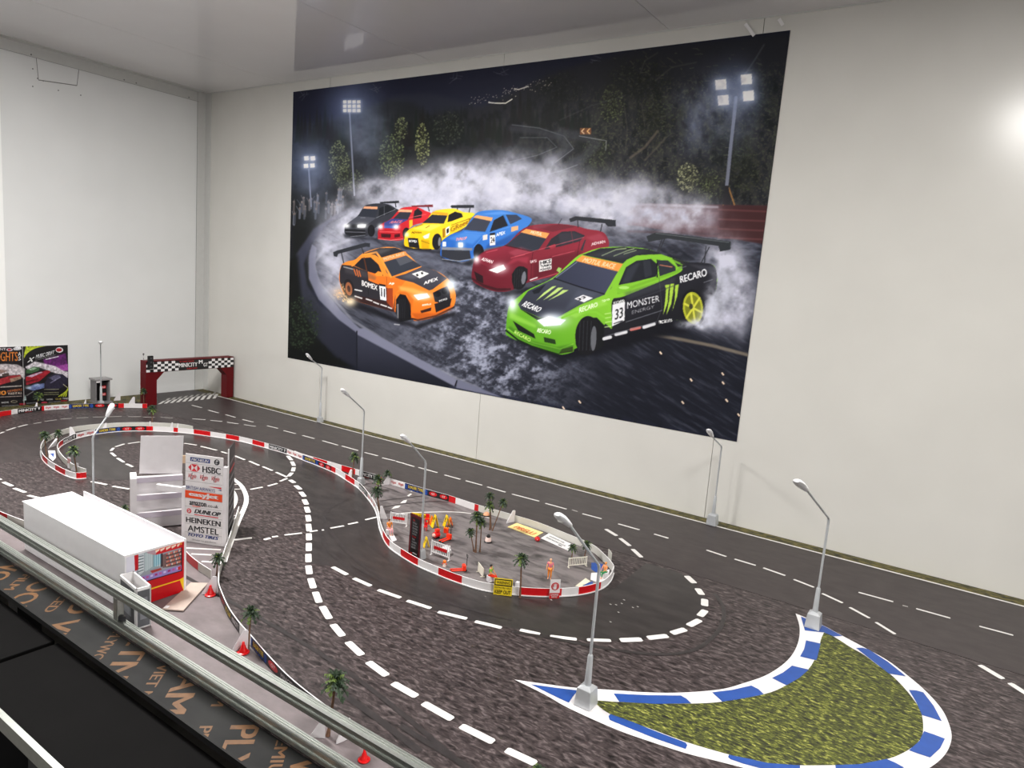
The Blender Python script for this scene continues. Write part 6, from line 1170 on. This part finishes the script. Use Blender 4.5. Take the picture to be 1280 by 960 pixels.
cv.poly([(602,328),(615,308),(650,305),(680,322),(672,346),(612,346)], (122,190,46)); cv.ell(640,318,26,8,(170,220,110)); cv.poly([(302,232),(312,216),(328,222),(318,244)], (150,190,100)); cv.poly([(84,484),(190,550),(198,574),(110,532)], (18,24,20)); cv.poly([(238,565),(296,578),(300,602),(242,590)], (30,52,22)); cv.line([(50,532),(110,580),(180,612),(312,652)], 2.2, (18,30,16)); cv.line([(60,525),(110,560),(190,595),(320,625),(385,600)], 1.1, (150,216,70)); cv.poly([(312,650),(330,625),(385,612),(385,638)], (40,30,26)); cv.poly([(120,425),(215,468),(330,458),(205,480)], (20,30,18))
cv.poly([(205,482),(262,462),(350,480),(322,506),(240,512)], (240,246,252)); cv.glow(290,482,64,34,(225,238,255),1); cv.glow(265,478,30,22,(255,255,255),1); cv.glow(82,400,26,40,(235,244,255),1); cv.poly([(398,600),(402,530),(420,490),(460,468),(505,468),(540,505),(540,610),(490,640),(420,655)], (18,20,22)); wheel(458,558,62,98,.05,None); cv.poly([(60,520),(120,575),(200,610),(312,650),(385,636),(385,600),(300,615),(180,585),(70,510)], (48,96,20), a=.55, f=1.2); cv.poly([(350,450),(440,405),(540,375),(560,400),(470,430),(400,470)], (176,226,110), a=.4, f=1.4); cv.poly([(70,440),(200,505),(200,520),(66,470)], (160,214,90), a=.5, f=1); cv.poly([(410,330),(520,345),(430,390),(340,440)], (96,102,120), a=.35, f=2); cv.poly([(640,345),(820,290),(900,262),(890,300),(660,378)], (66,70,80), a=.45, f=1.5); cv.poly([(960,200),(1075,212),(1090,260),(1040,235)], (84,86,96), a=.45, f=1.4); cv.poly([(450,158),(600,128),(760,132),(640,170)], (70,74,84), a=.4, f=1.6); cv.line([(582,402),(580,520)], .7, (12,12,14), .8); cv.line([(815,268),(830,420),(800,500)], .7, (70,72,80), .7); cv.poly([(655,225),(700,195),(720,195),(670,290),(630,298)], (70,76,90), a=.4, f=1); cv.ell(488,572,14,62,(96,98,104),.05); cv.line([(330,470),(400,440),(500,440),(560,480)], 2.5, (126,194,52)); lines([[(545,450),(575,445)],[(548,470),(578,465)],[(548,492),(578,487)],[(545,515),(575,512)]], (190,220,140), 5, .8)
cv.ell(985,420,62,94,(22,22,26),-.1); cv.ell(985,420,50,80,(176,180,44),-.1); cv.ell(985,420,40,66,(120,124,34),-.1)
for i in range(6): a0 = i*PI/3+.3; cv.line([(985,420),(985+44*math.cos(a0),420+72*math.sin(a0))], 2.6, (206,206,70))
cv.ell(975,412,10,14,(60,60,40)); cv.poly([(582,402),(645,386),(642,482),(580,512)], (228,228,232)); cv.poly([(582,386),(646,370),(646,388),(582,404)], (22,22,26)); cv.text('33', [(594,480),(634,466),(636,415),(596,428)], (22,22,26), .02); cv.line([(590,498),(632,484)], 1.2, (40,40,46))
cv.text('RECARO', [(128,408),(212,442),(232,420),(148,384)], (240,240,242), .03, .2); cv.text('RECARO', [(415,445),(508,412),(508,390),(418,418)], (232,244,214), .03); cv.text('RECARO', [(922,295),(1056,258),(1052,222),(918,262)], (238,238,242), .03); cv.text('RECARO', [(205,540),(272,552),(276,532),(210,520)], (236,246,220), .02); cv.text('MONSTER', [(656,424),(818,388),(816,356),(656,390)], (236,236,240), .0); cv.text('ENERGY', [(680,452),(792,420),(792,404),(680,434)], (150,150,156), -.01); cv.text('RECARO', [(90,545),(170,590),(176,575),(96,532)], (190,220,120), .02)
cv.text('YOKOHAMA', [(586,402),(642,390),(642,376),(586,390)], (220,220,220)); cv.text('TOYO', [(528,392),(568,380),(568,372),(528,382)], (230,240,210))
for p in ([(845,305),(868,302),(862,340),(858,395),(836,455),(846,380),(850,325)],[(872,300),(890,298),(884,350),(876,400),(852,455),(866,380)],[(896,304),(914,302),(906,360),(880,440),(894,380)]): cv.poly(p, (170,206,70))
for p in ([(282,312),(302,310),(262,340),(200,384),(238,344)],[(310,318),(336,318),(300,345),(235,382),(276,346)],[(334,330),(364,330),(330,350),(258,384),(306,354)]): cv.poly(p, (186,212,120))
cv.poly([(392,374),(435,354),(485,370),(440,392)], (234,232,236)); cv.text('33', [(412,384),(452,368),(442,360),(402,374)], (30,30,36), .03); lines([[(540,574),(572,566)],[(600,552),(650,540)],[(740,516),(790,500)]], (232,232,236), 16); lines([[(675,528),(718,518)]], (220,120,110), 14); cv.text('PROBOXES', [(815,500),(880,488),(880,474),(815,484)], (236,236,236)); lines([[(650,490),(830,432)],[(1040,292),(1082,278)],[(918,222),(950,212)],[(545,562),(800,490)]], (120,122,132), 4, .7); cv.poly([(700,375),(905,300),(905,306),(700,382)], (60,62,72), a=.5)
spoiler([(752,62),(800,42),(860,46),(1175,88),(1172,128),(1120,138),(1112,110),(858,72),(762,90)], [[(842,76),(815,140)],[(830,76),(808,138)],[(1066,116),(1026,195)],[(1050,112),(1042,198)]], (46,50,54)); cv.line([(800,46),(1165,92)], 1, (120,126,130), .6)
# smoke in front of the rear wheel
cv.auto = False
for a in ((1020,500,50,26,.9),(1060,470,46,50,.85),(960,505,50,18,.7),(1090,400,40,60,.8),(1130,330,44,70,.75),(1070,350,26,50,.5),(1120,240,40,50,.5)): cv.glow(a[0], a[1], a[2], a[3], (206,208,222), a[4], nz=.9, sc=.09, p=1.2, oct=5)
cv.T = (620, 280, 4)
for x, y in ((1132,790),(972,775),(930,888),(1150,878),(415,885),(1210,950),(334,915),(1130,745),(820,640)): cv.line([(x, y), (x+7, y+9)], 1.8, (255, 226, 196), .95)
cv.T = (0, 0, 1)
for q in ((380,118),(470,112),(570,98),(624,89),(745,75)):
    for _ in range(6): cv.line([(q[0]+_rng.randn()*5, q[1]+_rng.randn()*3), (q[0]+_rng.randn()*5, q[1]+_rng.randn()*3)], .8, (110, 110, 118), .35)
PRINT = attr_mat('mural_print', .55, .15)
mq = [ypt(360,447), ypt(921,552), ypt(988,38), ypt(367,115)]; G_ = Vector((0, -.0024, 0))
MUR_GAIN = 1.14
mur = printed_sheet('mural_banner', [p+G_ for p in mq], 900, 600, cv, PRINT, MUR_GAIN)
tag(mur, 'huge printed banner of drifting race cars at night on the back wall', 'mural')
b = MB(); b.slab([p+Vector((0, -.0020, 0)) for p in mq], (0, .0018, 0), mat('banner_back', (60, 60, 66), .6)); b.build('banner_backing', mur)
b = MB()
for a, c in (((932,30),(943,45)),((974,24),(979,32))): p, q = ypt(*a), ypt(*c); d = (q-p).normalized(); s_ = d.cross(Vector((0, 1, 0)))*.006; b.slab([p-s_+Vector((0, -.004, 0)), q-s_+Vector((0, -.004, 0)), q+s_+Vector((0, -.004, 0)), p+s_+Vector((0, -.004, 0))], (0, .0008, 0), WHITE2)
b.build('tape_strip', mur)

# ---------------------------------------------------------------- two posters on the left wall
PRINT2 = attr_mat('poster_print', .3, .5)
cp = Canvas(-30, 426, 92, 512, 6); cp.img[:] = np.array((20, 18, 22))/255.; cp.T = (0, 425, 10.1)
cp.poly([(300,70),(570,70),(330,240),(315,310),(300,230)], (28,26,30))
for k in range(6): cp.poly([(330+45*k,75),(360+45*k,75),(305+8*k,235-22*k),(300+4*k,200-20*k)], (190,206,40))
cp.poly([(545,245),(830,165),(860,380),(740,390),(690,320),(560,330)], (108,30,116), f=.6, nz=.6); cp.poly([(700,330),(860,300),(860,390),(740,390)], (170,70,170), f=.6, nz=.7)
cp.poly([(315,340),(440,270),(530,290),(700,330),(800,390),(860,400),(860,480),(700,420),(500,350),(360,380)], (226,218,226), f=.6, nz=.5)
cp.text('MUSIC DRIFT', [(450,235),(690,175),(690,130),(450,190)], (235,235,240), .02, .3); cp.text('CHAMPIONSHIP', [(450,262),(700,200),(700,180),(450,240)], (150,146,150), 0, .3); cp.text('X', [(340,285),(440,265),(440,215),(340,230)], (245,245,245), .04, .4); cp.ell(750,125,48,34,(226,222,226)); cp.ell(745,125,36,22,(196,30,44)); cp.line([(580,245),(735,208)], 1.2, (220,220,226))
cp.poly([(330,380),(430,335),(505,345),(490,385),(400,420),(330,420)], (60,100,60)); cp.poly([(360,370),(430,345),(470,355),(400,385)], (150,180,150)); cp.poly([(325,470),(420,425),(600,380),(640,400),(500,520),(330,570)], (170,24,40)); cp.poly([(330,460),(520,400),(540,410),(400,470)], (206,170,196)); cp.poly([(330,545),(480,510),(490,480),(330,520)], (120,14,26)); cp.poly([(330,610),(420,565),(560,545),(560,605),(420,640)], (96,112,166)); cp.glow(470,568,40,18,(190,210,250),.9); cp.glow(360,600,40,22,(200,214,220),.8); cp.poly([(560,560),(600,470),(680,425),(790,430),(850,480),(850,560),(700,640),(580,630)], (40,36,58)); cp.poly([(620,480),(700,440),(770,450),(690,520)], (92,88,120)); cp.line([(640,540),(760,470)], 1.4, (150,146,180), .7)
for k in range(4): cp.poly([(730+30*k,715),(748+30*k,715),(862,640-14*k),(862,622-14*k)], (190,206,40))
for y in (625, 665, 690): cp.line([(560,y),(740,y-4)], .9, (170,170,120), .7)
cp.line([(800,560),(850,600)], .8, (200,196,150)); cp.line([(340,700),(420,650)], 1.2, (200,200,200), .5)
for i, x in enumerate((480, 590, 700, 790)): cp.text(['MOTOR', 'RACING', 'CLUB', 'TYRES'][i], [(x,765-5*i),(x+75,762-5*i),(x+75,742-5*i),(x,745-5*i)], [(200,200,200),(180,180,180),(180,160,70),(230,226,230)][i])
cp.ell(560,790,40,12,(160,40,60)); cp.poly([(770,760),(850,755),(850,785),(770,790)], (150,30,40)); cp.line([(340,800),(450,790)], 1.5, (150,150,150), .6); cp.line([(620,785),(760,775)], 1.2, (150,150,150), .6)
# left poster
cp.poly([(-320,70),(300,70),(300,900),(-320,900)], (26,22,26)); cp.text('FAST NIGHTS', [(-300,270),(225,265),(225,150),(-300,160)], (226,124,40), .02); cp.text('A', [(228,200),(265,200),(260,150),(235,150)], (230,230,230), .02); cp.text('S', [(228,260),(265,255),(262,208),(232,210)], (230,230,230), .03); cp.text('DRIFT EVENT', [(-250,135),(75,130),(75,100),(-250,108)], (230,226,230)); cp.ell(120,122,40,20,(200,190,196)); cp.ell(118,122,22,14,(206,36,60)); cp.poly([(165,110),(200,80),(255,78),(275,115),(240,128),(180,130)], (226,226,230))
cp.poly([(-320,320),(60,300),(220,310),(315,360),(310,500),(240,440),(-320,480)], (216,206,210), f=.6, nz=.5); cp.poly([(-320,500),(0,490),(130,450),(260,440),(270,480),(130,530),(0,570),(-320,580)], (166,40,48)); cp.poly([(20,430),(110,415),(120,450),(30,460)], (80,64,60)); cp.poly([(120,490),(260,455),(265,490),(140,535)], (150,120,100)); cp.poly([(-320,400),(0,370),(100,390),(0,430),(-320,460)], (160,130,120), nz=.6)
cp.line([(10,595),(270,578)], 1.6, (200,190,180), .8); cp.text('80', [(-60,695),(80,692),(80,640),(-60,642)], (236,140,50), .03); cp.text('MEMBERS', [(95,665),(280,640),(280,610),(95,635)], (200,110,60), .01); cp.text('TAKE IT ALL', [(100,692),(278,680),(278,655),(100,668)], (226,206,190), .01); cp.line([(-100,725),(270,708)], 1, (200,180,170), .7); cp.text('RACING', [(20,800),(110,795),(110,775),(20,780)], (190,190,190)); cp.ell(178,778,42,16,(150,140,120)); cp.ell(178,778,34,10,(40,36,34)); cp.poly([(245,800),(320,795),(320,820),(250,825)], (150,24,40)); cp.poly([(320,690),(335,760),(285,770)], (150,170,170)); cp.line([(30,835),(230,825)], 1.6, (150,150,150), .6)
cp.img *= (.62+.62*fbm(cp.X*.55, cp.Y*.6, 4))[..., None]; cp.img = cp.img*.9+cp.img.mean(2, keepdims=True)*.1
for (xa, xb, lab) in ((30.4, 85.9, 'square poster with lime stripes and race cars leaning on the left wall'), (-24, 29.6, 'dark poster with big orange lettering, cut by the left picture edge')):
    XP = .010; a, c = xpt(xa, 503, XP), xpt(xb, 502, XP); zt_ = xpt(60, 432, XP).z; q = [Vector((XP, a.y, .004)), Vector((XP, c.y, .004)), Vector((XP, c.y, zt_)), Vector((XP, a.y, zt_))]
    o = printed_sheet('poster_board', q, 260, 320, cp, PRINT2, 1.0); tag(o, lab, 'poster', 'poster boards on the left wall')
    b = MB(); b.slab([p-Vector((.0004, 0, 0)) for p in q], (-.005, 0, 0), WHITE2); b.build('backing_board', o)

# ---------------------------------------------------------------- shop front picture
cs = Canvas(150, 660, 236, 772, 8); cs.T = (165, 665, 10.667); cs.img[:] = np.array((196, 14, 24))/255.
cs.poly([(-130,345),(0,305),(670,108),(668,520),(190,665),(-130,760)], (36,26,34)); cs.poly([(-120,350),(0,316),(655,122),(655,512),(190,650),(-120,745)], (150,156,166))
cs.poly([(-120,340),(60,300),(60,560),(-120,600)], (216,214,226)); cs.poly([(30,310),(85,290),(85,500),(40,520)], (186,24,34)); cs.poly([(85,295),(165,275),(165,520),(85,600)], (190,200,206))
for k in range(6): cs.line([(88,330+40*k),(150,318+38*k)], 1, (84,100,110)); cs.line([(88,345+40*k),(150,330+38*k)], .6, (236,240,240))
cs.poly([(170,280),(290,250),(380,270),(385,440),(250,500),(170,530)], (150,172,178))
for k in range(5): cs.line([(185+20*k,285-4*k),(185+20*k,520-14*k)], .7, (226,234,236))
cs.poly([(290,310),(385,290),(385,420),(290,470)], (110,166,186))
for k in range(3): cs.line([(310+28*k,300),(310+28*k,455)], .9, (196,226,232))
cs.poly([(385,290),(410,280),(410,460),(385,470)], (60,44,50)); cs.poly([(410,300),(655,225),(655,440),(410,480)], (120,96,96))
for r_ in range(4):
    y = 300+50*r_
    for k in range(14): x = 460+14*k; cs.poly([(x,y-16-.28*(x-460)),(x+11,y-19-.28*(x-460)),(x+11,y+12-.28*(x-460)),(x,y+15-.28*(x-460))], [(226,70,60),(236,220,200),(200,150,110),(120,140,160),(220,120,110)][(k*3+r_*2) % 5])
    cs.line([(455,y+18),(655,y-40)], .8, (52,40,44))
cs.poly([(200,260),(670,115),(668,205),(320,305),(210,285)], (206,34,40)); cs.poly([(200,262),(330,222),(320,300),(205,285)], (180,150,160))
for k, (x0_, x1_) in enumerate(((310,370),(375,440),(450,520),(525,590),(600,640))): cs.poly([(x0_,250-.27*(x0_-310)),(x1_,238-.27*(x1_-310)),(x1_-6,262-.27*(x1_-310)),(x0_+8,280-.27*(x0_-310))], (244,224,206)); cs.poly([(x0_,232-.27*(x0_-310)),(x1_,222-.27*(x1_-310)),(x1_,238-.27*(x1_-310)),(x0_,250-.27*(x0_-310))], (232,140,90), a=.7)
cs.poly([(640,130),(668,122),(668,165),(642,172)], (226,150,60)); cs.poly([(100,600),(250,560),(660,440),(655,512),(190,650),(110,660)], (150,130,196))
for k in range(9): x = 130+58*k; cs.poly([(x,610-.29*(x-130)),(x+34,600-.29*(x-130)),(x+34,626-.29*(x-130)),(x,636-.29*(x-130))], [(170,50,110),(196,90,150),(200,190,226)][k % 3])
cs.poly([(240,520),(380,480),(400,500),(270,550)], (170,60,56)); cs.poly([(610,470),(650,450),(652,500),(615,510)], (196,40,50))
cs.poly([(-60,845),(640,630),(690,600),(712,800),(700,812),(-60,1070),(-60,1050),(640,820),(690,790),(640,645),(0,850)], (240,196,20))
PRINT3 = attr_mat('shop_print', .35, .4)
fx = SX1+.0012; q = [Vector((fx, SY0+.003, .003)), Vector((fx, SY1-.003, .003)), Vector((fx, SY1-.003, SH-.003)), Vector((fx, SY0+.003, SH-.003))]
o = printed_sheet('shop_front', q, 220, 220, cs, PRINT3, 1.0, SHOP)
